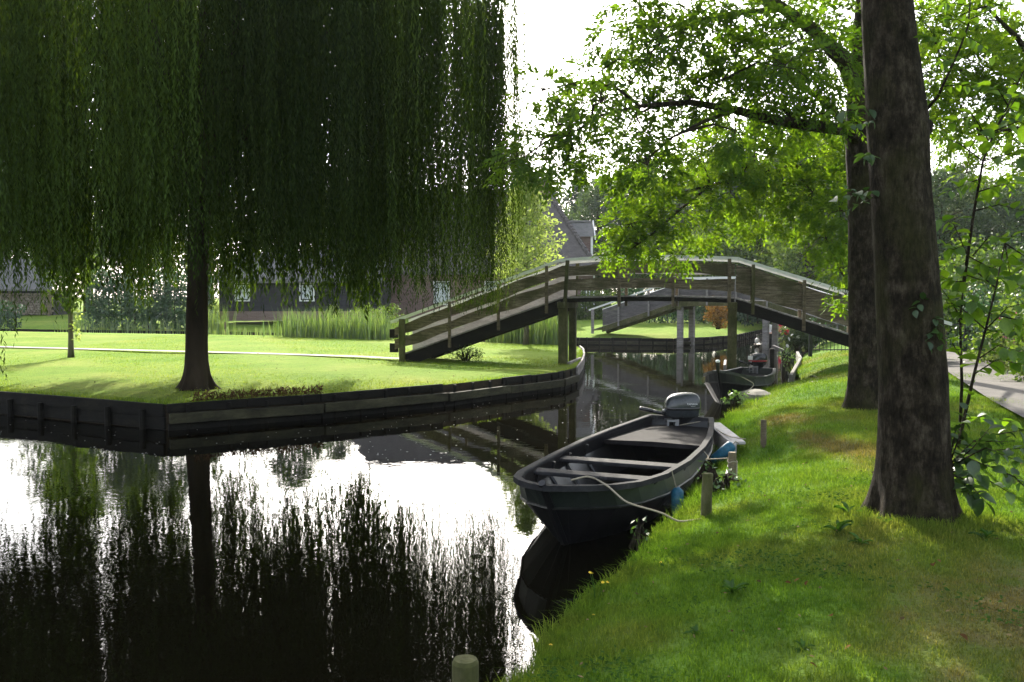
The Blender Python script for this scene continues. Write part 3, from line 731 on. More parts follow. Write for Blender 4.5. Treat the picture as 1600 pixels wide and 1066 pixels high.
shoot(sap, [q(1506, 440, 8.4), q(1512, 400, 8.3), q(1522, 330, 8.3), q(1536, 252, 8.2), q(1554, 205, 8.2), q(1575, 165, 8.1), q(1600, 110, 8.1)], .016, 14, 'big', M['shoot_leaf'], 2, 1.0, .25)
shoot(sap, [gp(1499, 690, .6), q(1503, 600, 8.3), q(1500, 500, 8.4), q(1506, 440, 8.4)], .02, 7, 'big', M['shoot_leaf'], 12, 1.0, .3)
for k, (a, b, c) in enumerate((((1540, 515), (1575, 480), (1620, 470)), ((1522, 585), (1560, 560), (1600, 572)), ((1556, 450), (1520, 420), (1480, 410)), ((1540, 515), (1500, 480), (1470, 470)),
                               ((1522, 330), (1560, 320), (1600, 330)), ((1570, 380), (1600, 400), (1640, 420)), ((1536, 252), (1500, 225), (1475, 215)), ((1554, 205), (1590, 190), (1620, 200)), ((1512, 400), (1490, 350), (1470, 345)),
                               ((1575, 165), (1560, 140), (1530, 130)), ((1506, 655), (1540, 650), (1580, 660)), ((1570, 380), (1580, 440), (1600, 450)), ((1536, 252), (1580, 240), (1605, 250)), ((1512, 400), (1550, 420), (1580, 400)),
                               ((1503, 560), (1490, 540), (1478, 520)), ((1545, 490), (1590, 500), (1625, 530)), ((1520, 400), (1545, 370), (1590, 370)), ((1510, 430), (1540, 440), (1590, 430)), ((1515, 380), (1490, 390), (1465, 380)), ((1528, 300), (1560, 290), (1600, 285)), ((1530, 280), (1505, 290), (1480, 300)), ((1545, 220), (1520, 180), (1490, 190)), ((1560, 195), (1590, 150), (1610, 150)), ((1506, 440), (1490, 440), (1465, 430)), ((1530, 560), (1560, 540), (1595, 550)), ((1503, 500), (1485, 470), (1470, 450)), ((1540, 515), (1570, 520), (1600, 510)), ((1500, 480), (1520, 470), (1550, 500)))):
    shoot(sap, [q(*a, 7.9), q(*b, 7.7 + (k % 3) * .2), q(*c, 7.6 + (k % 4) * .2)],   .007, 10, 'big' if k % 2 else 'mid', M['shoot_leaf'], 20 + k, 1.0, .2)
# water shoots leaving the trunk itself, high on its flank
sh = thing('trunk_shoot', q(1449, 178, 6.62), 'curving leafy shoot with yellow-green leaflets springing from the flank of the thick trunk', 'shoot')
shoot(sh, [q(1447, 172, 6.62), q(1465, 152, 6.5), q(1482, 115, 6.45), q(1500, 75, 6.4), q(1513, 40, 6.4), q(1516, 0, 6.4), q(1520, -30, 6.4)], .012, 12, 'small', M['shoot_leaf'], 61, .8, .1)
for k, (a, b) in enumerate((((1506, 62), (1472, 62)), ((1508, 55), (1552, 88)), ((1474, 135), (1525, 138)), ((1516, 30), (1575, 12)), ((1513, 40), (1480, 30)), ((1455, 60), (1442, 60)), ((1516, 10), (1460, 8)), ((1490, 95), (1470, 100)))):
    m_ = ((a[0] + b[0]) / 2, (a[1] + b[1]) / 2 - 4)
    shoot(sh, [q(*a, 6.42), q(*m_, 6.38), q(*b, 6.36)], .004, 11, 'small', M['shoot_leaf'], 70 + k, .9, .1, (.7, 1.05))
# pale shoots on the canal side of the trunk
sp_ = thing('trunk_shoot', q(1366, 300, 6.6), 'small pale-leaved shoots sprouting from the canal side of the thick trunk', 'shoot')
for k, (a, b, c) in enumerate((((1372, 172), (1345, 170), (1296, 178)), ((1372, 185), (1355, 192), (1330, 196)), ((1372, 300), (1350, 298), (1300, 312)), ((1372, 305), (1345, 318), (1310, 335)), ((1370, 250), (1358, 240), (1345, 248)), ((1370, 310), (1340, 305), (1322, 290)))):
    shoot(sp_, [q(*a, 6.55), q(*b, 6.4), q(*c, 6.3)], .004, 9, 'small' if k % 2 else 'mid', M['shoot_leaf_dark'], 90 + k, .9, .25, (.6, 1.0))
# low leafy clump at the trunk's foot
lw = thing('leafy_shoots', gp(1500, 735, .65), 'drooping dark leafy shoots at the path side of the thick trunk foot', 'shoot')
for k, (a, b, c) in enumerate((((1480, 735), (1510, 715), (1560, 735)), ((1480, 730), (1520, 690), (1575, 690)), ((1480, 738), (1520, 735), (1585, 775)), ((1480, 735), (1500, 680), (1510, 640)), ((1480, 740), (1510, 750), (1540, 785)), ((1480, 730), (1530, 705), (1610, 700)),
                               ((1480, 735), (1520, 700), (1550, 665)), ((1560, 735), (1585, 745), (1610, 770)), ((1480, 738), (1500, 745), (1515, 775)), ((1510, 715), (1540, 700), (1590, 720)), ((1480, 730), (1490, 690), (1495, 660)), ((1520, 690), (1550, 680), (1600, 672)))):
    shoot(lw, [q(*a, 6.65), q(*b, 6.45 + (k % 3) * .15), q(*c, 6.35 + (k % 4) * .15)], .008, 11, 'mid' if k % 2 else 'big', M['shoot_leaf_dark'], 120 + k, .95, .2, (.6, 1.05))
iv = thing('trunk_shoot', q(1448, 490, 6.5), 'few dark leaves sprouting on the face of the thick trunk', 'shoot')
for k, (a, b) in enumerate((((1450, 470), (1430, 485)), ((1455, 500), (1470, 540)), ((1462, 520), (1450, 540)))):
    shoot(iv, [q(a[0], a[1], 6.42), q((a[0] + b[0]) / 2, a[1] - 2, 6.37), q(b[0], b[1], 6.36)], .003, 7, 'small', M['shoot_leaf_dark'], 150 + k, .9, .2, (.7, 1.1))

# ================================================================== YOUNG TREES ON THE LAWN
yb = gp(822, 536, .5)
def small_tree(name, base, label, h, cone, mat, n, tr, L=.12, W=.07):
    t = thing(name, base, label, 'tree')
    b = Vector(base)
    trunk_mesh([b + Vector((0, 0, -.1)), b + Vector((.03, 0, h * .35)), b + Vector((0, .02, h * .7)), b + Vector((0, 0, h * .98))], [tr, tr * .8, tr * .45, tr * .1], tr * .4, 10, .04, 3).build('trunk', M['bark_pale'], t, True)
    cl = Cloud(); r_ = random.Random(4)
    for i in range(46):
        z = h * (.24 + .74 * (i + .5) / 46); f = (z / h - .24) / .76
        rad = cone * (math.sin(min(1, f * 2.2) * 1.57)) * (1 - f) ** .75 * 1.35
        a = i * 2.399; p0 = b + Vector((0, 0, z - .35 * rad)); p1 = b + Vector((math.cos(a) * rad, math.sin(a) * rad, z + .12 * rad))
        MB_tw = MB().tube([p0, p0.lerp(p1, .5) + Vector((0, 0, -.05)), p1], [.02, .012, .005], 5, False); MB_tw.build('limb', M['bark_pale'], t)
        for f2 in (.35, .65, .95):
            cl.add(*blob_leaves(p0.lerp(p1, f2), .20 + .18 * rad, n, L, W, .8, .1))
    cl.build('crown', mat, t)
    return t
small_tree('golden_tree', yb, 'small conical tree with yellow-green leaves on the lawn beyond the bridge', 6.5, 1.45, M['gold_leaf'], 62, .10, .13, .08)
yb2 = gp(111, 556, .5)
small_tree('young_tree', yb2, 'thin young tree seen through the willow curtain, small pale leaves on its stem', 6.0, .9, M['bush_leaf'], 22, .075)
yc = Cloud()
for i in range(14): yc.add(*blob_leaves(yb2 + Vector((.2 + .08 * math.sin(i), -.05, .5 + i * .09)), .09, 7, .10, .07))
yc.build('low_leaves', M['gold_leaf'], bpy.data.objects['young_tree'])

# ================================================================== BRIDGES
class Frame:
    """bridge frame: s along the bridge, t across (away from the viewer), z up"""
    def __init__(f, o, d):
        f.o = Vector((o[0], o[1], 0)); f.u = Vector((d[0], d[1], 0)).normalized(); f.w = Vector((-f.u.y, f.u.x, 0))
    def __call__(f, s, t, z): return f.o + f.u * s + f.w * t + Vector((0, 0, z))
def board(fr, name, mat, par, s0, s1, t, zfun, h, th, wav, seed, nseg=8, taper=0.0):
    """a plank following zfun(s) (its lower edge), wany edges"""
    r_ = random.Random(seed); mb = MB(); V = []
    ph = [r_.uniform(0, 6.28) for _ in range(4)]
    for i in range(nseg + 1):
        s = s0 + (s1 - s0) * i / nseg
        lo = zfun(s) + wav * (math.sin(s * 2.1 + ph[0]) * .6 + math.sin(s * 5.3 + ph[1]) * .4)
        hi = zfun(s) + h + wav * (math.sin(s * 1.7 + ph[2]) * .6 + math.sin(s * 4.7 + ph[3]) * .4)
        V += [fr(s, t - th / 2, lo), fr(s, t + th / 2, lo), fr(s, t + th / 2, hi), fr(s, t - th / 2, hi)]
    F = [(0, 3, 2, 1), (nseg * 4, nseg * 4 + 1, nseg * 4 + 2, nseg * 4 + 3)]
    for i in range(nseg):
        for k in range(4): F.append((i * 4 + k, i * 4 + (k + 1) % 4, i * 4 + 4 + (k + 1) % 4, i * 4 + 4 + k))
    mb.add(V, F)
    return mb.build(name, mat, par)
def post(fr, name, mat, par, s, t, z0, z1, w, d, lean=0.0, bev=.008):
    mb = MB(); ang = math.atan2(fr.u.y, fr.u.x)
    Mx = Matrix.Rotation(ang, 3, 'Z') @ Matrix.Rotation(lean, 3, 'Y')
    mb.bbox(fr(s, t, (z0 + z1) / 2), (w, d, z1 - z0), bev, Mx)
    return mb.build(name, mat, par)

# --- the footbridge over the canal
fr1 = Frame((1.37, 24.45), (4.5, -1.12))
SP, FL, FRt, WID = 4.56, -4.75, 4.56 + 5.0, 1.45
def deck1(s):
    if s < 0: return 2.26 + s * (1.66 / 4.75)
    if s > SP: return 2.26 - (s - SP) * (1.62 / 5.0)
    return 2.26 + .05 * math.sin(math.pi * s / SP)
br = thing('footbridge', fr1(FL, 0, .55), 'humped timber footbridge with dark plank sides and pale handrail over the canal', 'bridge')
HR = 1.02
plist = [(-4.62, .17), (-3.2, .075), (-1.78, .075), (-.42, .085), (.12, .10), (1.56, .075), (2.98, .075), (4.42, .09), (5.02, .085), (6.28, .085), (7.55, .085), (8.85, .12)]
for side, (t, th) in enumerate(((0.0, -1), (WID, 1))):
    tb = t + th * .0
    for i, (s, w) in enumerate(plist):
        post(fr1, 'rail_post', M['wood_moss'] if i in (0, 4, 8) else M['wood_dark'], br, s, t + th * .075, (deck1(s) - .30) if i else .4, deck1(s) + HR - .03, w, .085, (i == 4) * .06)
    segs = [(FL - .12, -3.2), (-3.2, -.42), (-.42, .12), (.12, 2.98), (2.98, SP), (SP + .02, 6.28), (6.28, 8.85), (8.85, FRt + .1)]
    for j, (a, b_) in enumerate(segs):
        for k, (lo, h) in enumerate(((.18, .29), (.57, .285))):
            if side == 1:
                # inner boards, their pale colour standing in for light bounced off the deck, a little lower on their posts
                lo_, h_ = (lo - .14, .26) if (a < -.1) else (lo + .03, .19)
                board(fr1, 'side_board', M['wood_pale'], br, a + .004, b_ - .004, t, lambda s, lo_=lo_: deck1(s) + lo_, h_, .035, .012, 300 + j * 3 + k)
            else:
                hh = h + (.10 if a > SP and k == 0 else 0)
                board(fr1, 'side_board', M['plank'], br, a + .004, b_ - .004, t, lambda s, lo=lo: deck1(s) + lo, hh, .04, .042, 200 + j * 3 + k, 14)
    # handrail: flat pale cap
    for j, (a, b_) in enumerate(((FL - .22, -.08), (-.077, SP + .08), (SP + .083, FRt + .2))):
        board(fr1, 'handrail', M['rail_paint'], br, a, b_, t, lambda s: deck1(min(max(s, FL - .3), FRt + .3)) + HR - .04, .08, .13, .002, 400 + j, 6)
    # stringers
    for j, (a, b_, h) in enumerate(((FL + .05, -.02, .34), (.0, SP, .11), (SP + .02, FRt - .05, .30))):
        board(fr1, 'stringer', M['wood_black'], br, a, b_, t + th * -.02, lambda s, h=h: deck1(s) - .045 - h, h, .10, .012, 450 + j, 8)
# deck planks
n = 0; s = FL + .1
while s < FRt - .1:
    sl = math.atan2(deck1(s + .1) - deck1(s - .1), .2); w = .155
    Mx = Matrix.Rotation(math.atan2(fr1.u.y, fr1.u.x), 3, 'Z') @ Matrix.Rotation(-sl, 3, 'Y')
    mb = MB(); mb.box(fr1(s, WID / 2, deck1(s) - .02 + random.uniform(-.004, .004)), (w, WID + .16 + random.uniform(-.03, .03), .04), Mx)
    mb.build('deck_plank', M['wood_grey'], br); s += .165 * math.cos(sl)
# columns, header beams, wale
for s in (.03, SP - .05):
    for t, w in ((-.02, .235), (WID + .02, .20)):
        post(fr1, 'column', M['wood_moss'], br, s, t, -.9, deck1(s) - .30, w, w, 0, .02)
    mb = MB(); mb.bbox(fr1(s, WID / 2, deck1(s) - .22), (.24, WID + .55, .17), .015, Matrix.Rotation(math.atan2(fr1.u.y, fr1.u.x), 3, 'Z')); mb.build('header_beam', M['wood_moss'], br)
    mb = MB(); mb.bbox(fr1(s + (.19 if s < 1 else -.18), WID / 2, .42), (.07, WID + .5, .17), .01, Matrix.Rotation(math.atan2(fr1.u.y, fr1.u.x), 3, 'Z')); mb.build('wale', M['wood_grey'], br)
# approach wing at the lawn end
for k, (lo, h) in enumerate(((.10, .26), (.52, .26))):
    board(fr1, 'wing_board', M['wood_black'], br, FL - .42, FL - .16, WID * .5 - .35, lambda s, lo=lo: .55 + lo, h, .05, .004, 500 + k, 2)

# --- the second footbridge beyond, solid sided
fr2 = Frame((7.57, 40.3), (.855, -.52))
S2, F2 = 3.85, -4.45
def deck2(s):
    if s < 0: return 2.08 + s * (1.42 / 4.45)
    if s > S2: return 2.08 - (s - S2) * (1.42 / 4.45)
    return 2.08 + .03 * math.sin(math.pi * s / S2)
br2 = thing('footbridge', fr2(F2, 0, .6), 'smaller grey plank-sided footbridge with white handrail further along the canal', 'bridge')
for side, t in enumerate((0.0, 1.5)):
    for i, s in enumerate((F2 + .1, -3.0, -1.5, -.1, 1.25, 2.55, S2 + .05, 5.3, 6.8, 8.2)):
        post(fr2, 'rail_post', M['wood_grey'], br2, s, t + (-.06 if side == 0 else .06), deck2(s) - .25 if i else .5, deck2(s) + .95, .13 if i == 0 else .08, .08)
    for j, (a, b_) in enumerate(((F2 + (.6 if side == 0 else .1), 0), (0, S2), (S2, S2 - F2 - .1))):
        for k in range(4):
            board(fr2, 'side_board', M['wood_slate'], br2, a + .004, b_ - .004, t, lambda s, k=k: deck2(s) + .02 + k * .195, .185, .03, .008, 600 + j * 5 + k, 4)
        board(fr2, 'stringer', M['wood_moss'], br2, (a if a > -4 else F2 + .1), b_, t - (.02 if side == 0 else -.02), lambda s: deck2(s) - .26, .24, .09, .004, 640 + j, 4)
    for j, (a, b_) in enumerate(((F2 - .1, 0), (.003, S2), (S2 + .003, S2 - F2 + .1))):
        board(fr2, 'handrail', M['white_paint'], br2, a, b_, t, lambda s: deck2(s) + .95, .07, .12, .002, 660 + j, 4)
for s in (.0, S2):
    for t in (0.0, 1.5):
        post(fr2, 'column', M['wood_grey'], br2, s, t, -.9, deck2(s) - .3, .24, .24, 0, .02)
    mb = MB(); mb.bbox(fr2(s, .75, deck2(s) - .34), (.2, 2.0, .16), .015, Matrix.Rotation(math.atan2(fr2.u.y, fr2.u.x), 3, 'Z')); mb.build('header_beam', M['wood_moss'], br2)
s = F2 + .1
while s < S2 - F2:
    mb = MB(); mb.box(fr2(s, .75, deck2(s) - .02), (.19, 1.55, .035), Matrix.Rotation(math.atan2(fr2.u.y, fr2.u.x), 3, 'Z') @ Matrix.Rotation(-math.atan2(deck2(s + .1) - deck2(s - .1), .2), 3, 'Y'))
    mb.build('deck_plank', M['wood_grey'], br2); s += .2

# ================================================================== TIMBER BANK WALLS
def plank_run(par, name, pts, z0, z1, th, mat, seed, out=0.0, piece=2.2):
    """row of planks along a plan polyline, each plank its own part"""
    r_ = random.Random(seed)
    for a, b in zip(pts[:-1], pts[1:]):
        a = Vector((a[0], a[1], 0)); b = Vector((b[0], b[1], 0)); d = b - a; L = d.length; u = d.normalized(); w = Vector((u.y, -u.x, 0))
        k = max(1, round(L / piece))
        for i in range(k):
            p = a + d * (i + .5) / k + w * (out + r_.uniform(-.006, .006)); mb = MB()
            mb.bbox(Vector((p.x, p.y, (z0 + z1) / 2 + r_.uniform(-.012, .012))), (L / k - .012, th, z1 - z0), .008, Matrix.Rotation(math.atan2(u.y, u.x) + r_.uniform(-.004, .004), 3, 'Z') @ Matrix.Rotation(r_.uniform(-.006, .006), 3, 'Y'))
            mb.build(name, mat, par)
def stake_run(par, pts, z0, z1, gap, mat, seed, out=0.0, r=.05):
    r_ = random.Random(seed)
    for a, b in zip(pts[:-1], pts[1:]):
        a = Vector((a[0], a[1], 0)); b = Vector((b[0], b[1], 0)); d = b - a; u = d.normalized(); w = Vector((u.y, -u.x, 0)); k = max(1, int(d.length / gap))
        for i in range(k):
            p = a + d * (i + .5) / k + w * out; h = r_.uniform(-.03, .02)
            mb = MB().tube([(p.x, p.y, z0), (p.x + r_.uniform(-.02, .02), p.y, z1 + h)], [r, r * .95], 7); mb.build('stake', mat, par)
A = [(x, y) for x, y in ISL]
wall1 = thing('bank_wall', (-8, 15.9, 0), 'black timber bank wall under the willow lawn, up to its corner', 'bank wall')
seg = [(-14.6, 19.6), ISL[2], ISL[3]]
plank_run(wall1, 'plank', seg, .25, .465, .05, M['wood_black'], 1, .04)
plank_run(wall1, 'plank', seg, .02, .235, .05, M['wood_black'], 2, .02)
plank_run(wall1, 'plank', seg, -.3, .0, .05, M['wood_black'], 3, .01)
stake_run(wall1, seg, -.5, .33, .9, M['wood_black'], 4, .11, .055)
wall2 = thing('bank_wall', (-2, 17.3, 0), 'mossy timber bank wall with a low ledge beam curving to the bridge', 'bank wall')
seg2 = [ISL[3], ISL[4], ISL[5], ISL[6], (1.5, 22.9)]
plank_run(wall2, 'ledge_beam', seg2, .12, .29, .09, M['wood_ledge'], 5, .20, 2.6)
plank_run(wall2, 'plank', seg2, -.3, .10, .05, M['wood_black'], 6, .08, 2.4)
plank_run(wall2, 'plank', seg2[:3], .31, .465, .05, M['wood_black'], 7, .045, 1.8)
plank_run(wall2, 'plank', [(-.25, 19.95), ISL[6], (1.22, 22.0)], .31, .46, .05, M['wood_black'], 8, .045, 1.2)
stake_run(wall2, seg2, -.5, .44, .55, M['wood_black'], 9, .095, .035)
wall3 = thing('bank_wall', (2.1, 27, 0), 'pale weathered plank edging where the lawn ends behind the bridge post', 'bank wall')
seg3 = [(1.62, 23.0), (1.95, 25.5), (2.25, 28.5), (2.42, 31.0), (2.42, 32.6)]
plank_run(wall3, 'plank', seg3, .2, .47, .05, M['wood_grey'], 10, .05, 1.4); plank_run(wall3, 'plank', seg3, -.3, .18, .05, M['wood_black'], 11, .04, 1.4)
wall4 = thing('bank_wall', (6, 35.2, 0), 'low timber bank wall below the second bridge lawn', 'bank wall')
seg4 = [(-1.5, 42.6), (3.2, 41.9), (7.4, 41.0), (9.2, 42.2), (11, 44.6), (14, 51)]
plank_run(wall4, 'plank', seg4, .20, .34, .06, M['wood_black'], 12, .05, 1.5); plank_run(wall4, 'plank', seg4, .06, .18, .06, M['wood_ledge'], 13, .09, 2.0); plank_run(wall4, 'plank', seg4, -.3, .04, .05, M['wood_black'], 14, .04, 2.2)
stake_run(wall4, seg4, -.3, .35, .55, M['wood_black'], 15, .14, .035)
wall5 = thing('bank_wall', (-20, 48, 0), 'dark timber bank wall of the far ditch below the black barn garden', 'bank wall')
seg5 = [(-40, 55.1), (-20, 50.2), (-9, 46.4), (-1.6, 42.65)]
plank_run(wall5, 'plank', seg5, .06, .34, .06, M['wood_black'], 16, .05, 2.5); plank_run(wall5, 'plank', seg5, -.2, .04, .06, M['wood_black'], 17, .04, 2.5)
# lining of the boat slip on the near bank
wall6 = thing('slip_lining', (6.3, 20.3, 0), 'dark wooden lining of the little boat slip cut into the grass', 'bank wall')
plank_run(wall6, 'plank', [(7.05, 19.83), (7.05, 20.78)], -.2, .44, .05, M['wood_black'], 18, -.06, 1.2)
plank_run(wall6, 'plank', [(5.7, 19.80), (7.05, 19.80)], -.2, .30, .05, M['wood_black'], 19, -.05, 1.2)
plank_run(wall6, 'plank', [(7.05, 20.80), (6.9, 20.80)], -.2, .42, .05, M['wood_black'], 20, -.05, 1.2)

# ================================================================== BOATS
def boat_paint(name, stops, rough=.35, spec=.5, scale=5):
    return surf(name, stops, scale, (1, 1, 1), rough, .15, .006, fine=30, spec=spec)
M['tar'] = boat_paint('tar', [(.3, (.007, .007, .008)), (.6, (.013, .013, .014)), (.8, (.03, .03, .032))], .33, .5)
M['boat_green'] = boat_paint('boat_green', [(.3, (.010, .014, .012)), (.6, (.018, .025, .021)), (.8, (.04, .048, .042))], .45)
M['boat_grey'] = boat_paint('boat_grey', [(.3, (.018, .018, .02)), (.6, (.036, .036, .038)), (.8, (.085, .085, .085))], .85, .12)
M['boat_deck'] = boat_paint('boat_deck', [(.3, (.010, .009, .010)), (.6, (.018, .016, .017)), (.8, (.045, .042, .042))], .9, .12, 3)
M['rope'] = surf('rope', [(.3, (.20, .17, .12)), (.7, (.38, .34, .26))], 60, rough=.95, bstr=.4, bdist=.004)
ZLOW = .06
def boat(name, tip, aft, stations, label, zscale=1.0, mats=None, thwarts=(), deck=None, floor=.09):
    """stations: (s_top, s_bottom, half_gunwale, half_knuckle, half_bottom, z_gunwale, z_knuckle, z_bottom) from bow tip"""
    o = Vector((tip[0], tip[1], 0)); u = Vector((aft[0], aft[1], 0)).normalized(); w = Vector((u.y, -u.x, 0))   # w: starboard
    P = lambda s, b, z: o + u * s + w * b + Vector((0, 0, z))
    mats = mats or {}
    t = thing(name, P(stations[-1][0] / 2, 0, -.1), label, 'boat')
    def strip(f0, f1, inward):
        V = []; F = []
        n = len(stations)
        for sgn in (1, -1):
            base = len(V)
            for st in stations:
                for f in (f0, f1):
                    s_, b_, z_ = f(st); V.append(P(s_, sgn * max(b_ - inward, .004), z_))
            for i in range(n - 1):
                a = base + 2 * i
                F.append((a, a + 2, a + 3, a + 1) if sgn > 0 else (a, a + 1, a + 3, a + 2))
        return V, F
    gun = lambda st: (st[0], st[2], st[5]); kn = lambda st: (st[0] * .72 + st[1] * .28, st[3], st[6]); bot = lambda st: (st[1], st[4], st[7])
    # outer lower hull + bottom + transom
    mb = MB(); mb.add(*strip(bot, kn, 0)); mb.add(*strip(bot, kn, .035))
    V = []; F = []
    for st in stations: V += [P(st[1], st[4], st[7]), P(st[1], -st[4], st[7])]
    for i in range(len(stations) - 1): F.append((2 * i, 2 * i + 1, 2 * i + 3, 2 * i + 2))
    mb.add(V, F)
    V2 = [v + Vector((0, 0, floor)) for v in V]; mb.add(V2, F)
    mb.build('hull', mats.get('hull', M['tar']), t)
    # upper strake (own colour), inside face dark
    mb = MB(); mb.add(*strip(kn, gun, 0)); st = stations[-1]
    mb.add([P(*v) for v in ((st[1], st[4], st[7]), (st[1], -st[4], st[7]), (kn(st)[0], -st[3], st[6]), (st[0], -st[2], st[5]), (st[0], st[2], st[5]), (kn(st)[0], st[3], st[6]))], [(0, 1, 2, 3, 4, 5)])
    mb.build('upper_strake', mats.get('strake', M['boat_green']), t)
    mb = MB(); mb.add(*strip(kn, gun, .035)); mb.add([P(v[0] - .04, v[1], v[2]) for v in ((st[1], st[4], st[7]), (st[1], -st[4], st[7]), (kn(st)[0], -st[3], st[6]), (st[0], -st[2], st[5]), (st[0], st[2], st[5]), (kn(st)[0], st[3], st[6]))], [(0, 1, 2, 3, 4, 5)])
    mb.build('inner_lining', mats.get('hull', M['tar']), t)
    # gunwale cap: rectangular rail swept round the boat
    path = [P(st[0], st[2], st[5]) for st in stations[::-1]] + [P(st[0], -st[2], st[5]) for st in stations[1:]]
    mb = MB(); V = []; F = []
    for i, p in enumerate(path):
        tg = (path[min(i + 1, len(path) - 1)] - path[max(i - 1, 0)]).normalized(); sd = Vector((tg.y, -tg.x, 0)).normalized()
        for a, b_ in ((.028, -.022), (.028, .02), (.018, .03), (-.045, .03), (-.045, -.022)): V.append(p + sd * a + Vector((0, 0, b_)))
    m = 5
    for i in range(len(path) - 1):
        for k in range(m): F.append((i * m + k, i * m + (k + 1) % m, (i + 1) * m + (k + 1) % m, (i + 1) * m + k))
    F += [tuple(range(m)), tuple(range(len(V) - 1, len(V) - m - 1, -1))]
    mb.add(V, F); mb.build('gunwale', mats.get('gunwale', M['boat_grey']), t)
    mb = MB(); st = stations[-1]; mb.box(P(st[0] - .02, 0, st[5]), (.075, st[2] * 2 + .02, .055), Matrix.Rotation(math.atan2(u.y, u.x), 3, 'Z')); mb.build('transom_cap', mats.get('gunwale', M['boat_grey']), t)
    # rubbing strip on the knuckle
    for sgn in (1, -1):
        mb = MB(); mb.tube([P(kn(st)[0], sgn * (st[3] + .006), st[6]) for st in stations], .014, 6); mb.build('rubbing_strip', mats.get('strip', M['tar']), t)
    # stem
    s0 = stations[0]
    mb = MB(); A0 = P(s0[0] - .03, 0, s0[5] + .05); B0 = P(s0[1] + .02, 0, s0[7] - .02)
    mb.tube([A0, A0.lerp(B0, .5), B0], [.035, .04, .04], 6); mb.build('stem', mats.get('hull', M['tar']), t)
    def at(s, f):
        S = [st[0] for st in stations]; return float(np.interp(s, S, [f(st) for st in stations]))
    for (s, z, wd) in thwarts:
        hb = at(s, lambda q_: q_[3]) - .03
        mb = MB(); mb.bbox(P(s, 0, z), (wd, hb * 2, .04), .008, Matrix.Rotation(math.atan2(u.y, u.x), 3, 'Z')); mb.build('thwart', mats.get('thwart', M['boat_grey']), t)
    if deck:
        s0_, s1_, z = deck; V = []; n = 7
        for i in range(n):
            s = s0_ + (s1_ - s0_) * i / (n - 1); hb = at(s, lambda q_: q_[3] * .5 + q_[2] * .5) - .035
            V += [P(s, hb, z), P(s, 0, z + .015), P(s, -hb, z)]
        F = [(3 * i + k, 3 * i + k + 1, 3 * i + k + 4, 3 * i + k + 3) for i in range(n - 1) for k in (0, 1)]
        V += [P(s0_, at(s0_, lambda q_: q_[3]) - .04, z - .05), P(s0_, -at(s0_, lambda q_: q_[3]) + .04, z - .05)]
        F.append((0, 1, 2, len(V) - 1, len(V) - 2))
        MB().add(V, F).build('stern_deck', mats.get('deck', M['boat_deck']), t)
    # ribs
    for s in np.arange(stations[2][0] + 1.2, (deck[0] if deck else stations[-1][0]) - .2, .62):
        hb, hk, hg = at(s, lambda q_: q_[4]) - .02, at(s, lambda q_: q_[3]) - .045, at(s, lambda q_: q_[2]) - .045
        zb, zk, zg = at(s, lambda q_: q_[7]) + floor + .015, at(s, lambda q_: q_[6]), at(s, lambda q_: q_[5]) - .03
        mb = MB()
        mb.tube([P(s, hg, zg), P(s, hk, zk), P(s, hb, zb), P(s, -hb, zb), P(s, -hk, zk), P(s, -hg, zg)], .022, 5); mb.build('rib', mats.get('hull', M['tar']), t)
    return t, P
#            s_top s_bot  gun  knk  bot   zg   zk   zb
ST1 = [(0.0, .66, .015, .015, .015, .70, .48, -.10), (.10, .70, .13, .13, .03, .685, .47, -.11), (.28, .80, .30, .31, .08, .66, .45, -.12), (.55, 1.0, .46, .475, .18, .625, .42, -.13), (.95, 1.3, .585, .61, .31, .58, .38, -.14),
       (1.6, 1.8, .68, .715, .44, .53, .34, -.15), (2.5, 2.6, .73, .77, .50, .50, .32, -.15), (3.4, 3.4, .72, .755, .49, .49, .32, -.14), (4.2, 4.1, .66, .69, .44, .495, .33, -.12), (4.9, 4.7, .56, .59, .37, .51, .34, -.10), (5.35, 5.1, .48, .50, .31, .525, .35, -.08), (5.62, 5.3, .42, .44, .27, .54, .36, -.05)]
ST1 = [(a, b_, c, d, e, zg - ZLOW * max(0, 1 - a / 3.5), zk - ZLOW * max(0, 1 - a / 3.5), zb) for (a, b_, c, d, e, zg, zk, zb) in ST1]
boat1, BP1 = boat('rowing_boat', (.27, 7.67), (.385, .923), ST1, 'black open wooden boat moored close by, two thwarts and a stern deck', thwarts=((1.45, .475, .2), (2.45, .43, .22), (1.95, .16, .3)), deck=(3.95, 5.55, .43))
ST2 = [(0.0, .50, .015, .015, .015, .74, .5, -.08), (.10, .54, .12, .12, .03, .72, .49, -.09), (.28, .64, .27, .28, .08, .67, .46, -.10), (.55, .85, .40, .42, .18, .61, .42, -.11), (1.0, 1.2, .52, .55, .30, .55, .37, -.12),
       (1.7, 1.8, .60, .64, .40, .50, .33, -.12), (2.5, 2.5, .60, .63, .40, .48, .32, -.12), (3.2, 3.1, .53, .56, .34, .48, .33, -.10), (3.7, 3.55, .45, .47, .28, .49, .34, -.08), (4.05, 3.85, .38, .40, .24, .50, .35, -.05)]
boat2, BP2 = boat('rowing_boat', (4.25, 18.4), (.447, .894), ST2, 'small dark green open boat moored by the slip below the bridge', mats={'gunwale': M['boat_green']}, thwarts=((1.5, .36, .2), (2.5, .36, .22)), deck=(3.3, 4.0, .36))
# short upright stem head with pale knob on the second boat
mb = MB().tube([BP2(-.04, 0, .72), BP2(-.06, 0, .93)], [.035, .04], 7); mb.build('stem_head', M['tar'], boat2)
mb = MB().tube([BP2(-.06, 0, .93), BP2(-.06, 0, .96), BP2(-.06, 0, .985)], [.04, .05, .02], 8); mb.build('stem_knob', M['white_paint'], boat2)
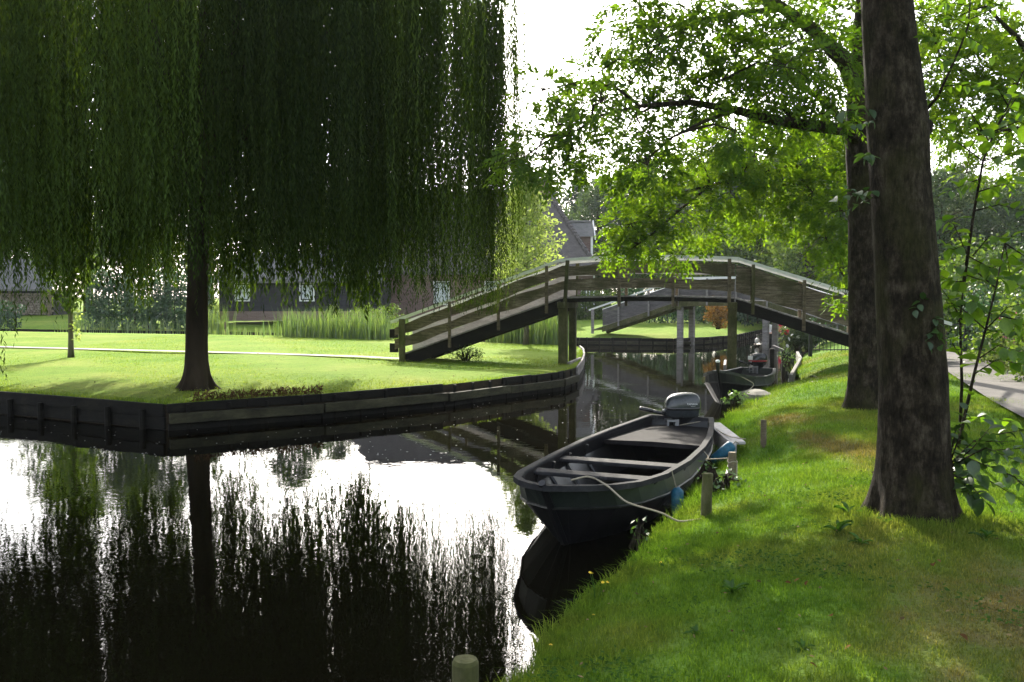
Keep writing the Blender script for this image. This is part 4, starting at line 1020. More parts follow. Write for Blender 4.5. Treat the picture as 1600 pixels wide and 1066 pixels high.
# cleat and ring on the bow of the first boat
mb = MB().tube([BP1(.42, .30, .665), BP1(.42, .38, .675), BP1(.46, .43, .665)], [.015, .02, .012], 6); mb.build('cleat', M['boat_grey'], boat1)

# ---- outboard motors
M['cowl'] = boat_paint('cowl', [(.3, (.026, .031, .034)), (.7, (.042, .048, .052))], .22, .6, 3)
M['motor_black'] = boat_paint('motor_black', [(.3, (.008, .008, .009)), (.7, (.02, .02, .022))], .25, .6)
M['motor_red'] = boat_paint('motor_red', [(.3, (.30, .015, .02)), (.7, (.42, .03, .03))], .3, .5)
M['letter'] = surf('letter', [(.3, (.60, .62, .62)), (.7, (.75, .76, .76))], 20, rough=.5, bstr=0)
M['steel'] = surf('steel', [(.3, (.25, .25, .26)), (.7, (.40, .40, .41))], 20, rough=.35, bstr=.05, metal=.8)
def superring(cx, cz_, hx, hy, n, e=3.2):
    V = []
    for k in range(n):
        th = 2 * math.pi * k / n; c, s = math.cos(th), math.sin(th)
        V.append(Vector((cx + hx * math.copysign(abs(c) ** (2 / e), c), hy * math.copysign(abs(s) ** (2 / e), s), cz_)))
    return V
def outboard(base, rz, sc, label, cowl_mat, text=None, stripe=None, front=None):
    t = thing('outboard_motor', base, label, 'motor')
    Mx = Matrix.Rotation(rz, 3, 'Z'); B = Vector(base)
    def tr(mb): mb.V = [B + Mx @ (v * sc) for v in mb.V]; return mb
    n = 24
    # cowl: x forward(tiller side is -x), z up; base at clamp height
    rings = [(0.0, .10, .20, .125), (0.0, .13, .235, .145), (.0, .20, .245, .155), (.0, .235, .25, .158), (.005, .30, .245, .155), (.01, .36, .23, .145), (.012, .40, .20, .125), (.015, .425, .15, .09), (.015, .432, .05, .03)]
    mb = MB(); V = []; F = []
    for (cx, z, hx, hy) in rings: V += superring(cx, z, hx, hy, n)
    for i in range(len(rings) - 1):
        for k in range(n): F.append((i * n + k, i * n + (k + 1) % n, (i + 1) * n + (k + 1) % n, (i + 1) * n + k))
    F += [tuple(range(n - 1, -1, -1)), tuple(range((len(rings) - 1) * n, len(rings) * n))]
    # slope the top down to the front
    for i, v in enumerate(V):
        if v.z > .24: v.z -= (.03 if v.x < 0 else 0) * min(1, -v.x / .2 if v.x < 0 else 0)
    mb.add(V, F); cowl = tr(mb).build('cowl', cowl_mat, t, True)
    # dark seam and lower tray
    mb = MB(); V = []; F = []
    for (cx, z, hx, hy) in ((0, .205, .2475, .1575), (0, .222, .2515, .1605), (0, .232, .252, .161), (0, .240, .2475, .1575)): V += superring(cx, z, hx, hy, n)
    for i in range(3):
        for k in range(n): F.append((i * n + k, i * n + (k + 1) % n, (i + 1) * n + (k + 1) % n, (i + 1) * n + k))
    mb.add(V, F); tr(mb).build('seam_band', stripe or M['motor_black'], t, True)
    mb = MB(); V = []; F = []
    for (cx, z, hx, hy) in ((.02, -.05, .07, .06), (.02, .02, .10, .08), (.01, .09, .17, .11), (0, .125, .2, .125)): V += superring(cx, z, hx, hy, n)
    for i in range(3):
        for k in range(n): F.append((i * n + k, i * n + (k + 1) % n, (i + 1) * n + (k + 1) % n, (i + 1) * n + k))
    mb.add(V, F); tr(mb).build('lower_tray', M['motor_black'], t, True)
    mb = MB(); V = []; F = []
    for (cx, z, hx, hy) in ((.05, -.75, .05, .02), (.05, -.55, .09, .03), (.03, -.3, .075, .04), (.02, -.04, .065, .05)): V += superring(cx, z, hx, hy, 12)
    for i in range(3):
        for k in range(12): F.append((i * 12 + k, i * 12 + (k + 1) % 12, (i + 1) * 12 + (k + 1) % 12, (i + 1) * 12 + k))
    F += [tuple(range(11, -1, -1))]
    mb.add(V, F); tr(mb).build('leg', M['motor_black'], t, True)
    # clamp bracket, screws
    mb = MB(); mb.box((-.09, 0, -.02), (.05, .22, .20)); mb.box((-.16, 0, .06), (.12, .20, .03)); mb.box((-.21, .08, -.02), (.025, .03, .17)); mb.box((-.21, -.08, -.02), (.025, .03, .17)); tr(mb).build('clamp_bracket', M['steel'], t)
    for y in (-.08, .08):
        mb = MB().tube([(-.21, y, -.03), (-.28, y, -.03)], .012, 6); mb.box((-.285, y, -.03), (.012, .08, .015)); tr(mb).build('clamp_screw', M['steel'], t)
    # tiller
    mb = MB().tube([(-.17, .0, .14), (-.30, .02, .155), (-.40, .03, .18)], [.030, .026, .022], 9); tr(mb).build('tiller', M['motor_black'], t, True)
    mb = MB().tube([(-.40, .03, .18), (-.42, .03, .185), (-.56, .04, .215), (-.575, .04, .218)], [.024, .030, .028, .018], 10); tr(mb).build('tiller_grip', M['motor_black'], t, True)
    mb = MB().tube([(-.235, -.05, .20), (-.262, -.05, .20)], .02, 8); mb.box((-.27, -.05, .20), (.012, .07, .02)); tr(mb).build('starter_handle', M['steel'], t)
    if front is not None:
        mb = MB(); mb.bbox((-.246, 0, .30), (.02, .20, .10), .006); tr(mb).build('front_panel', front, t)
    if text:
        for (body, size, z, x) in text:
            cu = bpy.data.curves.new('lettering', 'FONT'); cu.body = body; cu.size = size * sc; cu.align_x = 'CENTER'; cu.align_y = 'CENTER'; cu.extrude = .001
            o = bpy.data.objects.new('lettering', cu); COL.objects.link(o)
            dg = bpy.context.evaluated_depsgraph_get(); me = bpy.data.meshes.new_from_object(o.evaluated_get(dg)); bpy.data.objects.remove(o)
            me.materials.clear(); me.materials.append(M['letter'])
            o = bpy.data.objects.new('lettering', me); COL.objects.link(o); o.parent = cowl
            o.location = Mx @ (Vector((x, -.1615, z)) * sc); o.rotation_euler = (math.pi / 2, 0, rz)
    return t
mp1 = BP1(5.60, .02, .45)
outboard(mp1, R(4), 1.06, 'grey-blue outboard motor with white lettering on the closest boat stern', M['cowl'], (('YAMAHA', .036, .29, .10), ('=====', .022, .262, .112)))
mp2 = BP2(4.03, .0, .50)
outboard(mp2, R(20), .9, 'black and red outboard motor on the small green boat', M['motor_black'], None, M['motor_red'], M['white_paint'])

# ---- ropes
def rope(pts, label, r=.009, seed=0, name='mooring_rope'):
    P = [Vector(p) for p in pts]; Q_ = []
    for i in range(len(P) - 1):
        for k in range(6): Q_.append(P[i].lerp(P[i + 1], k / 6))
    Q_.append(P[-1])
    # smooth
    for _ in range(3): Q_ = [Q_[0]] + [(Q_[i - 1] + Q_[i] * 2 + Q_[i + 1]) / 4 for i in range(1, len(Q_) - 1)] + [Q_[-1]]
    return MB().tube(Q_, r, 6).single(name, M['rope'], P[0], label, 'rope', smooth=True)
pa = gp(1103, 812, .34)
rope([BP1(.22, .18, .68), BP1(.34, .28, .70), BP1(.42, .34, .67), BP1(.36, .48, .62), Vector((.98, 7.62, .52)), Vector((1.3, 7.68, .42)), Vector((pa.x - .25, pa.y - .05, .33)), Vector((pa.x - .05, pa.y - .06, .36))], 'pale rope sagging from the bow of the closest boat to the bank', .0085)
rope([BP1(3.35, .73, .50), BP1(3.2, .85, .42), Vector((2.2, 10.2, .42)), gp(1143, 716, .5)], 'thin rope from the closest boat side to a short post', .007)
rope([mp1 + Vector((-.05, -.1, 0)), mp1 + Vector((.35, -.15, .08)), gp(1106, 664, .42), gp(1140, 683, .46), gp(1165, 686, .52)], 'thin cord from the outboard motor across to the grass', .007)
rope([BP2(.35, .30, .66), BP2(.7, .62, .45), gp(1165, 615, .3)], 'rope from the bow of the small green boat to the bank', .010)

# ---- mooring posts
def mpost(px, py, z, top_px, wpx, label, mat, lean=(0, 0)):
    b = gp(px, py, z); h = (py - top_px) / FPX * b.y; r = wpx / 2 / FPX * b.y
    mb = MB().tube([b + Vector((0, 0, -.6)), b + Vector((lean[0] * .3, lean[1], h * .5)), b + Vector((lean[0], lean[1], h - .012)), b + Vector((lean[0], lean[1], h))], [r * 1.03, r, r * .98, r * .86], 14, True, .05, int(px))
    return mb.single('mooring_post', mat, b, label, 'post', smooth=False)
mpost(1103, 812, .34, 738, 17, 'mossy mooring post with sprouting leaves beside the closest boat', M['wood_moss'], (.015, 0))
mpost(1144, 740, .42, 706, 13, 'short post with a pale cord looped round it behind the closest boat', M['wood_dark'])
mpost(1193, 678, .55, 656, 9, 'tiny dark stump standing alone in the grass', M['wood_dark'])
nb = Vector((-.235, 4.42, 0))
MB().tube([nb + Vector((0, 0, -.8)), nb + Vector((0, 0, .2)), nb + Vector((0, 0, .455)), nb + Vector((0, 0, .475))], [.072, .070, .068, .058], 18, True, .04, 5).single('mooring_post', M['wood_moss'], nb, 'round weathered mooring post rising from the water at the bottom edge', 'post')
mpost(352, 519, .5, 503, 3, 'thin stake on the far ditch edge before the black barn', M['wood_dark'])
mpost(1229, 586, .35, 580, 4, 'low peg in the grass near the boat slip', M['wood_black'])
mpost(1206, 575, .1, 545, 8, 'dark post with a pale side standing in the water beside the rose bush', M['wood_black'])
# loop of cord on the short post
bq = gp(1144, 740, .42)
MB().tube([bq + Vector((.05 * math.cos(a), .05 * math.sin(a), .13 + .01 * math.sin(3 * a))) for a in np.linspace(0, 6.28, 14)] + [bq + Vector((.02, -.12, .0))], .006, 5).single('cord_loop', M['rope'], bq + Vector((0, 0, .13)), 'pale cord looped round the short post', 'rope')

# ---- blue fenders, boards and stone on the bank
M['blue'] = surf('blue', [(.3, (.015, .085, .15)), (.6, (.03, .15, .24)), (.85, (.14, .28, .34))], 7, rough=.4, bstr=.1, fine=30)
fa, fb = gp(1113, 722, .22), gp(1146, 694, .46)
fd = fa.lerp(fb, .5)
f1 = thing('fender', fd, 'pale blue cylindrical fender leaning on the bank behind the boat', 'fender')
MB().tube([fa, fa.lerp(fb, .06), fa.lerp(fb, .12), fa.lerp(fb, .88), fa.lerp(fb, .96), fb], [.035, .062, .072, .072, .058, .025], 14).build('body', M['blue'], f1, True)
MB().tube([fb, fb + Vector((.03, .02, .03)), fb + Vector((.08, .03, .0))], .008, 6).build('tail_rope', M['rope'], f1)
f2 = thing('fender', BP1(1.75, .86, .2), 'bright blue fender hanging between the closest boat and the mossy post', 'fender')
MB().tube([BP1(1.75, .80, .02), BP1(1.75, .80, .05), BP1(1.75, .79, .32), BP1(1.75, .78, .36)], [.03, .065, .065, .03], 12).build('body', M['blue'], f2, True)
MB().tube([BP1(1.75, .78, .36), BP1(1.75, .73, .53)], .007, 5).build('lanyard', M['rope'], f2)
pb = thing('bank_board', gp(1130, 680, .3), 'bleached split boards edging the grass behind the closest boat', 'board')
for k, (a, b_, z0, z1, th) in enumerate((((1112, 665), (1148, 694), .22, .44, .05), ((1148, 696), (1136, 740), .12, .34, .04), ((1116, 660), (1154, 690), .40, .44, .18))):
    A_, B_ = gp(*a, z1), gp(*b_, z1); d_ = B_ - A_
    mb = MB(); mb.bbox((A_ + B_) / 2 - Vector((0, 0, (z1 - z0) / 2)), (d_.length, th, z1 - z0), .008, Matrix.Rotation(math.atan2(d_.y, d_.x), 3, 'Z')); mb.build('plank', M['wood_pale'], pb)
M['stone'] = surf('stone', [(.3, (.11, .105, .09)), (.7, (.21, .20, .175))], 5, rough=.95, bstr=.6, fine=25)
def rock(c, s, label, seed):
    r_ = random.Random(seed); mb = MB(); V = []; F = []; n = 9
    for i, (z, k) in enumerate(((-.5, .9), (0, 1.0), (.6, .85), (.95, .45))):
        for j in range(n):
            a = 6.283 * j / n; kk = k * r_.uniform(.85, 1.12); V.append(Vector(c) + Vector((math.cos(a) * s[0] * kk, math.sin(a) * s[1] * kk, z * s[2])))
    for i in range(3):
        for j in range(n): F.append((i * n + j, i * n + (j + 1) % n, (i + 1) * n + (j + 1) % n, (i + 1) * n + j))
    F.append(tuple(range(3 * n, 4 * n))); mb.add(V, F)
    return mb.single('bank_stone', M['stone'], c, label, 'stone')
rock(gp(1182, 620, .25) + Vector((0, 0, -.02)), (.34, .6, .16), 'pale stone slab on the grass edge beside the small green boat', 3)
rock(gp(1276, 603, .42), (.2, .3, .10), 'pale stone at the inner end of the boat slip', 4)
eb = thing('bank_edging', (8.4, 26.5, .2), 'pale curved edging along the grass near the rose bush', 'edging')
for k, (a, b_) in enumerate((((1236, 582), (1244, 568)), ((1244, 568), (1251, 556)), ((1251, 556), (1246, 547)))):
    A_, B_ = gp(*a, .42), gp(*b_, .42); d_ = B_ - A_
    mb = MB(); mb.bbox((A_ + B_) / 2 - Vector((0, 0, .25)), (d_.length + .05, .09, .4), .01, Matrix.Rotation(math.atan2(d_.y, d_.x), 3, 'Z')); mb.build('kerb_piece', M['stone'], eb)

# ================================================================== HOUSES
M['black_board'] = surf('black_board', [(.3, (.012, .012, .016)), (.7, (.03, .03, .036))], 5, (.3, 1, 1), .7, .2)
def brick_mat(name, c1, c2, mortar, sc=1.0):
    m, nt, b = new_mat(name); v = coords(nt)
    sx = nt.nodes.new('ShaderNodeSeparateXYZ'); nt.links.new(v, sx.inputs[0])
    ad = nt.nodes.new('ShaderNodeMath'); nt.links.new(sx.outputs[0], ad.inputs[0]); nt.links.new(sx.outputs[1], ad.inputs[1])
    cb = nt.nodes.new('ShaderNodeCombineXYZ'); nt.links.new(ad.outputs[0], cb.inputs[0]); nt.links.new(sx.outputs[2], cb.inputs[1])
    br_ = nt.nodes.new('ShaderNodeTexBrick'); br_.inputs['Scale'].default_value = sc; br_.inputs['Brick Width'].default_value = .22; br_.inputs['Row Height'].default_value = .07; br_.inputs['Mortar Size'].default_value = .008
    br_.inputs['Color1'].default_value = (*c1, 1); br_.inputs['Color2'].default_value = (*c2, 1); br_.inputs['Mortar'].default_value = (*mortar, 1)
    nt.links.new(cb.outputs[0], br_.inputs['Vector']); nt.links.new(br_.outputs['Color'], b.inputs['Base Color']); b.inputs['Roughness'].default_value = .95
    bump(nt, b, br_.outputs['Fac'], -.4, .01)
    return m
M['brick'] = brick_mat('brick', (.13, .07, .06), (.19, .11, .10), (.19, .17, .155))
M['plinth'] = brick_mat('plinth', (.17, .10, .085), (.22, .14, .12), (.2, .18, .16))
def tile_mat(name, lo, hi):
    """pantiles: ridges down the slope, courses across it"""
    m, nt, b = new_mat(name); v = coords(nt)
    sx = nt.nodes.new('ShaderNodeSeparateXYZ'); nt.links.new(v, sx.inputs[0])
    def saw(sock, per):
        a = nt.nodes.new('ShaderNodeMath'); a.operation = 'DIVIDE'; nt.links.new(sock, a.inputs[0]); a.inputs[1].default_value = per
        f = nt.nodes.new('ShaderNodeMath'); f.operation = 'FRACT'; nt.links.new(a.outputs[0], f.inputs[0]); return f.outputs[0]
    ad = nt.nodes.new('ShaderNodeMath'); nt.links.new(sx.outputs[0], ad.inputs[0]); nt.links.new(sx.outputs[1], ad.inputs[1])
    h = nt.nodes.new('ShaderNodeMath'); nt.links.new(saw(ad.outputs[0], .26), h.inputs[0]); nt.links.new(saw(sx.outputs[2], .24), h.inputs[1])
    n = noise_node(nt, 2.5, 5, .7, v)
    c = ramp(nt, n.outputs['Fac'], [(.3, lo), (.7, hi)])
    nt.links.new(c, b.inputs['Base Color']); b.inputs['Roughness'].default_value = .75
    bump(nt, b, h.outputs[0], .8, .05)
    return m
M['tiles'] = tile_mat('tiles', (.06, .052, .05), (.12, .105, .10))
M['tiles_grey'] = tile_mat('tiles_grey', (.09, .09, .085), (.16, .155, .15))
m, nt, b = new_mat('glass'); b.inputs['Base Color'].default_value = (.05, .07, .08, 1); b.inputs['Roughness'].default_value = .05; b.inputs['Specular IOR Level'].default_value = .8; M['glass'] = m
M['curtain'] = surf('curtain', [(.3, (.50, .54, .56)), (.7, (.66, .69, .70))], 3, (4, 4, .4), .9, .2)
def window(par, x0, x1, z0, z1, y, axis='y', curtain=True):
    """framed window proud of a wall facing -Y: frame with glass and curtain as sub-parts"""
    fwid = .07
    mb = MB()
    for (a, b_, c, d) in ((x0, x1, z0, z0 + fwid), (x0, x1, z1 - fwid, z1), (x0, x0 + fwid, z0 + fwid, z1 - fwid), (x1 - fwid, x1, z0 + fwid, z1 - fwid)):
        mb.box(((a + b_) / 2, y - .04, (c + d) / 2), (b_ - a, .09, d - c))
    w = mb.build('window', M['white_paint'], par)
    mb = MB().box(((x0 + x1) / 2, y - .012, (z0 + z1) / 2), (x1 - x0 - 2 * fwid - .005, .012, z1 - z0 - 2 * fwid - .005)); mb.build('pane', M['curtain'] if curtain else M['glass'], w)
    mb = MB()
    for (a, b_, c, d) in ((x0 + fwid, x1 - fwid, z0 + fwid, z0 + fwid + .06), (x0 + fwid, x1 - fwid, z1 - fwid - .06, z1 - fwid), (x0 + fwid, x0 + fwid + .06, z0 + fwid + .06, z1 - fwid - .06), (x1 - fwid - .06, x1 - fwid, z0 + fwid + .06, z1 - fwid - .06)):
        mb.box(((a + b_) / 2, y - .032, (c + d) / 2), (b_ - a - .004, .04, d - c))
    mb.build('casement', M['black_board'], w)
    return w
# black weatherboarded barn
BY = 52.6
barn = thing('barn', (-12.5, BY, .9), 'low black weatherboarded barn with white framed windows behind the willow', 'building')
bx0, bx1, bz0, bz1 = dp(343, 480, BY).x, -7.6, .9, 3.25
mb = MB().box(((bx0 + bx1) / 2, BY + 1.85, (bz0 + bz1) / 2), (bx1 - bx0, 3.6, bz1 - bz0)); mb.build('wall', M['black_board'], barn)
nb_ = 10
for k in range(nb_):
    z = bz0 + .48 + k * (bz1 - bz0 - .48) / nb_; hh = (bz1 - bz0 - .48) / nb_
    mb = MB(); y0 = BY + .05
    mb.add([(bx0 - .02, y0 - .075, z), (bx1, y0 - .075, z), (bx1, y0 - .015, z + hh), (bx0 - .02, y0 - .015, z + hh), (bx0 - .02, y0, z), (bx1, y0, z), (bx1, y0, z + hh), (bx0 - .02, y0, z + hh)],
           [(0, 1, 2, 3), (0, 4, 5, 1), (3, 2, 6, 7), (0, 3, 7, 4), (1, 5, 6, 2)])
    mb.build('weatherboard', M['black_board'], barn)
mb = MB().box(((bx0 + bx1) / 2, BY + .02, bz0 + .2), (bx1 - bx0 - .1, .16, .56)); mb.build('plinth', M['plinth'], barn)
for px in (379, 480):
    c = dp(px, 455, BY); window(barn, c.x - .44, c.x + .44, dp(px, 471, BY).z, dp(px, 442, BY).z, BY - .03)
mb = MB()
ry, rz_ = BY + 1.9, 4.9
mb.add([(bx0 - .4, BY - .45, 3.15), (bx1 + .1, BY - .45, 3.15), (bx1 + .1, ry, rz_), (bx0 + .8, ry, rz_), (bx0 - .4, BY + 4.2, 3.15), (bx1 + .1, BY + 4.2, 3.15), (bx0 - .4, BY - .45, 3.02), (bx1 + .1, BY - .45, 3.02)],
       [(0, 1, 2, 3), (3, 2, 5, 4), (0, 3, 4), (6, 7, 1, 0)])
mb.build('roof', M['tiles_grey'], barn)

# brick farmhouse with hipped tile roof and dormer
HY = 56.5
fh = thing('farmhouse', (0, HY, .9), 'brick farmhouse with a steep dark hipped tile roof and white gabled dormer', 'building')
hx0, hx1, hz0, hz1 = -12.6, 5.25, .85, 3.9
mb = MB().box(((hx0 + hx1) / 2, HY + 5, (hz0 + hz1) / 2), (hx1 - hx0, 10, hz1 - hz0)); mb.build('wall', M['brick'], fh)
ex0, ex1, ey0, ey1, ez, rz_ = hx0 - .4, hx1 + .22, HY - .5, HY + 10.5, 3.75, 9.2
rA, rB = Vector((-10.0, HY + 5, rz_)), Vector((2.5, HY + 5, rz_))
mb = MB()
mb.add([(ex0, ey0, ez), (ex1, ey0, ez), rB, rA, (ex0, ey1, ez), (ex1, ey1, ez), (ex0, ey0, ez - .15), (ex1, ey0, ez - .15), (ex1, ey1, ez - .15)], [(0, 1, 2, 3), (3, 2, 5, 4), (1, 5, 2), (0, 3, 4), (6, 7, 1, 0), (7, 8, 5, 1)])
roof = mb.build('roof', M['tiles'], fh)
hipA, hipB = Vector((ex1, ey0, ez)), rB
for i in range(26):     # hip tiles, lapped one over the next
    a = hipA.lerp(hipB, i / 26); b_ = hipA.lerp(hipB, (i + 1.25) / 26)
    up = Vector((0, -.3, .6)).normalized() * .05
    mb = MB().tube([a + up, b_ + up * .6], [.17, .13], 8, True); mb.build('hip_tile', M['tiles'], roof)
for i in range(16):
    a = rA.lerp(rB, i / 16); b_ = rA.lerp(rB, (i + 1.1) / 16); mb = MB().tube([a, b_], [.17, .15], 8, True); mb.build('ridge_tile', M['tiles'], roof)
mb = MB().bbox((2.1, HY + 5, rz_ + .25), (.9, .7, 1.1), .02); mb.build('chimney', M['brick'], fh)
mb = MB().bbox((2.1, HY + 5, rz_ + .86), (1.1, .9, .12), .02); mb.build('chimney_cap', M['tiles'], fh)
# dormer on the hip end, its cheek towards us
dmy0, dmy1 = HY + 2.2, HY + 4.8
def Xr(px): return dp(px, 400, dmy0).x
dx1 = Xr(924); dmr, dme, dmb = dp(900, 345, dmy0).z, dp(900, 369, dmy0).z, 4.2
dm_ = (dmy0 + dmy1) / 2
mb = MB().box(((2.6 + dx1) / 2, dm_, (dmb + dme) / 2), (dx1 - 2.6, dmy1 - dmy0, dme - dmb)); dorm = mb.build('dormer_wall', M['brick'], fh)
mb = MB().add([(2.0, dmy0 - .25, dme - .05), (dx1 + .15, dmy0 - .25, dme - .05), (dx1 + .15, dm_, dmr), (2.0, dm_, dmr), (2.0, dmy1 + .25, dme - .05), (dx1 + .15, dmy1 + .25, dme - .05)], [(0, 1, 2, 3), (3, 2, 5, 4)]); mb.build('dormer_roof', M['tiles_grey'], fh)
for i in range(9):
    x = 2.2 + i * (dx1 - 2.2) / 9; mb = MB().tube([(x, dm_, dmr + .02), (x + .42, dm_, dmr + .02)], [.11, .10], 7); mb.build('ridge_tile', M['tiles_grey'], roof)
for (a, b_) in (((dmy0 - .3, dme - .12), (dm_, dmr + .05)), ((dmy1 + .3, dme - .12), (dm_, dmr + .05))):
    mb = MB(); A_, B_ = Vector((dx1 + .19, a[0], a[1])), Vector((dx1 + .19, b_[0], b_[1])); mb.add([A_ + Vector((0, 0, -.14)), B_ + Vector((0, 0, -.14)), B_ + Vector((0, 0, .08)), A_ + Vector((0, 0, .08))] + [v + Vector((.06, 0, 0)) for v in (A_ + Vector((0, 0, -.14)), B_ + Vector((0, 0, -.14)), B_ + Vector((0, 0, .08)), A_ + Vector((0, 0, .08)))], [(0, 1, 2, 3), (4, 7, 6, 5), (0, 4, 5, 1), (3, 2, 6, 7), (0, 3, 7, 4)]); mb.build('barge_board', M['white_paint'], fh)
for y in (dmy0 - .03, dmy1 + .03):
    mb = MB().box((dx1 + .02, y, (dmb + dme) / 2), (.14, .14, dme - dmb + .1)); mb.build('corner_board', M['white_paint'], fh)
mb = MB().box((dx1 + .03, dm_, (dmb + dme) / 2 + .1), (.06, 1.6, 1.3)); mb.build('dormer_window', M['glass'], fh)
for px0, px1 in ((908, 917), (920, 930)):
    a, b_ = dp(px0, 450, HY), dp(px1, 450, HY); window(fh, a.x, b_.x, 1.5, 3.35, HY - .01, curtain=False)
for px in (545, 592): c = dp(px, 455, HY); window(fh, c.x - .5, c.x + .5, 1.7, 3.2, HY - .01)
for px in (690, 770): c = dp(px, 455, HY); window(fh, c.x - .5, c.x + .5, 1.7, 3.2, HY - .01)
mb = MB().tube([(hx1 - .1, HY - .12, .9), (hx1 - .1, HY - .12, 3.75)], .05, 8); mb.build('drainpipe', M['white_paint'], fh)

# firewood shed
sy = 64.0
sx0, sx1 = dp(-40, 480, sy).x, dp(80, 480, sy).x
shed = thing('wood_shed', ((sx0 + sx1) / 2, sy, .95), 'grey tiled shed with stacked firewood seen beyond the ditch', 'shed')
mb = MB().add([(sx0 - .4, sy - .5, 2.75), (sx1 + .3, sy - .5, 2.75), (sx1 + .3, sy + 2.5, 5.0), (sx0 - .4, sy + 2.5, 5.0), (sx0 - .4, sy - .5, 2.62), (sx1 + .3, sy - .5, 2.62)], [(0, 1, 2, 3), (4, 5, 1, 0)]); mb.build('roof', M['tiles_grey'], shed)
mb = MB().box(((sx0 + sx1) / 2, sy + 1.5, 1.8), (sx1 - sx0, 2.4, 1.8)); mb.build('wall', M['black_board'], shed)
for x in (sx0, (sx0 + sx1) / 2, sx1): MB().bbox((x, sy - .3, 1.75), (.16, .16, 1.9), .01).build('post', M['wood_dark'], shed)
mb = MB(); r_ = random.Random(2)
for i in range(int((sx1 - sx0) / .19)):
    for j in range(9):
        r0 = r_.uniform(.075, .1); c = Vector((sx0 + .2 + i * .19 + (j % 2) * .09, sy + .1, 1.02 + j * .172)); mb.tube([c + Vector((0, r_.uniform(-.06, .03), 0)), c + Vector((0, .22, 0))], r0, 6)
M['log_end'] = surf('log_end', [(.35, (.10, .08, .06)), (.5, (.22, .18, .14)), (.65, (.33, .29, .25))], 6, rough=.95, bstr=.3)
fw = mb.build('firewood', M['log_end'], shed); fw['kind'] = 'stuff'

# ================================================================== HEDGES, SHRUBS, REEDS, BACKGROUND TREES
def shrub(name, base, label, size, mat, n, L, W, cat='shrub', group=None, blobs=14, stems=True, seed=1, flat=1.0, lo=.12):
    t = thing(name, base, label, cat, group); B = Vector(base); cl = Cloud(); r_ = random.Random(seed); st = MB()
    for i in range(blobs):
        a = i * 2.399 + seed; f = math.sqrt((i + .5) / blobs); z = r_.uniform(lo, .85) * (1 - .35 * f)
        c = B + Vector((math.cos(a) * f * size[0] * .42, math.sin(a) * f * size[1] * .42, z * size[2])); rad = min(size[0], size[2]) * r_.uniform(.2, .32)
        cl.add(*blob_leaves(c, rad, n // blobs, L, W, .85, .3))
        st.tube([B + Vector((math.cos(a) * .08, math.sin(a) * .08, -.05)), B.lerp(c, .5) + Vector((0, 0, .05)), c], [.02, .015, .006], 5, False)
    st.build('stems', M['bark'], t)['kind'] = 'stuff'; cl.build('foliage', mat, t)
    return t
def hedge(name, a, b, h, w, label, mat, n, L, W, seed=1):
    a, b = Vector(a), Vector(b); c = (a + b) / 2; t = thing(name, c, label, 'hedge'); cl = Cloud(); d = b - a; k = max(3, int(d.length / (w * .55))); r_ = random.Random(seed); st = MB()
    n = int(n * 2.2); L *= 1.15; W *= 1.25
    for i in range(k):
        for j in range(max(2, int(h / (w * .5)))):
            p = a + d * (i + .5) / k + Vector((r_.uniform(-.1, .1), r_.uniform(-.15, .15), w * .3 + j * w * .5 + r_.uniform(-.15, .15)))
            if p.z - a.z > h + r_.uniform(-.5, .15): continue
            cl.add(*blob_leaves(p, w * r_.uniform(.42, .58), n, L, W, .95, .5))
        p = a + d * (i + .5) / k; st.tube([p + Vector((0, 0, -.1)), p + Vector((0, 0, h * .8))], [.05, .02], 5, False)
    st.build('stems', M['bark'], t)['kind'] = 'stuff'; cl.build('foliage', mat, t); return t
def gl(px, py, z=.62): return gp(px, py, z)
hedge('hedge', Vector((-24.6, 52.2, .42)), Vector((-17.0, 50.2, .42)), 3.3, 1.5, 'tall dark green hedge beyond the lawn, behind the willow trunk', M['hedge_leaf'], 150, .16, .09, 1)
hedge('hedge', Vector((-34, 52.5, .6)), Vector((-28, 51, .6)), 1.4, 1.0, 'low green hedge below the firewood shed', M['hedge_leaf'], 60, .14, .08, 2)
hedge('hedge', Vector((6.2, 50, .8)), Vector((12.2, 52, .8)), 2.0, 1.3, 'clipped dark hedge behind the lawn of the second bridge', M['hedge_leaf'], 160, .13, .08, 3)
hedge('hedge', Vector((13.0, 50.5, .8)), Vector((19, 54, .8)), 2.4, 1.4, 'dark green hedge at the bend of the canal', M['conifer_leaf'], 150, .14, .08, 4)
hedge('hedge', Vector((13.5, 57.5, .9)), Vector((31, 66, .9)), 5.5, 2.6, 'tall dense hedge closing the canal bend', M['hedge_leaf'], 210, .26, .16, 6)
hedge('hedge', Vector((2.4, 53, .85)), Vector((5.8, 53.5, .85)), 1.5, 1.0, 'rounded bushes before the farmhouse wall', M['bush_leaf'], 130, .12, .08, 5)
shrub('flame_shrub', gp(1122, 513, .7), 'orange and red leaved shrub beside the far hedge', (1.3, 1.2, 1.9), M['red_leaf'], 1500, .11, .07, seed=2)
shrub('heather_shrub', gp(540, 500, .78), 'pinkish purple flowering shrub before the farmhouse', (2.6, 1.6, 2.4), M['pink_leaf'], 1500, .12, .08, seed=3)
shrub('heather_shrub', gp(592, 497, .78), 'smaller pink flowering shrub near the bridge foot, before the farmhouse', (2.2, 1.5, 2.3), M['pink_leaf'], 1200, .12, .08, seed=4)
shrub('yellow_shrub', gp(522, 505, .75), 'yellow leaved low shrub beside the pink one', (1.0, 1.0, 1.3), M['gold_leaf'], 700, .11, .07, seed=5)
shrub('round_shrub', gp(338, 500, .85), 'small yellow-green shrub at the barn corner', (1.0, 1.0, 1.6), M['gold_leaf'], 600, .10, .07, seed=6)
shrub('brown_shrub', gp(585, 512, .66), 'dull olive bush behind the reeds', (3.0, 1.8, 1.7), M['bush_leaf'], 1600, .12, .08, seed=7)
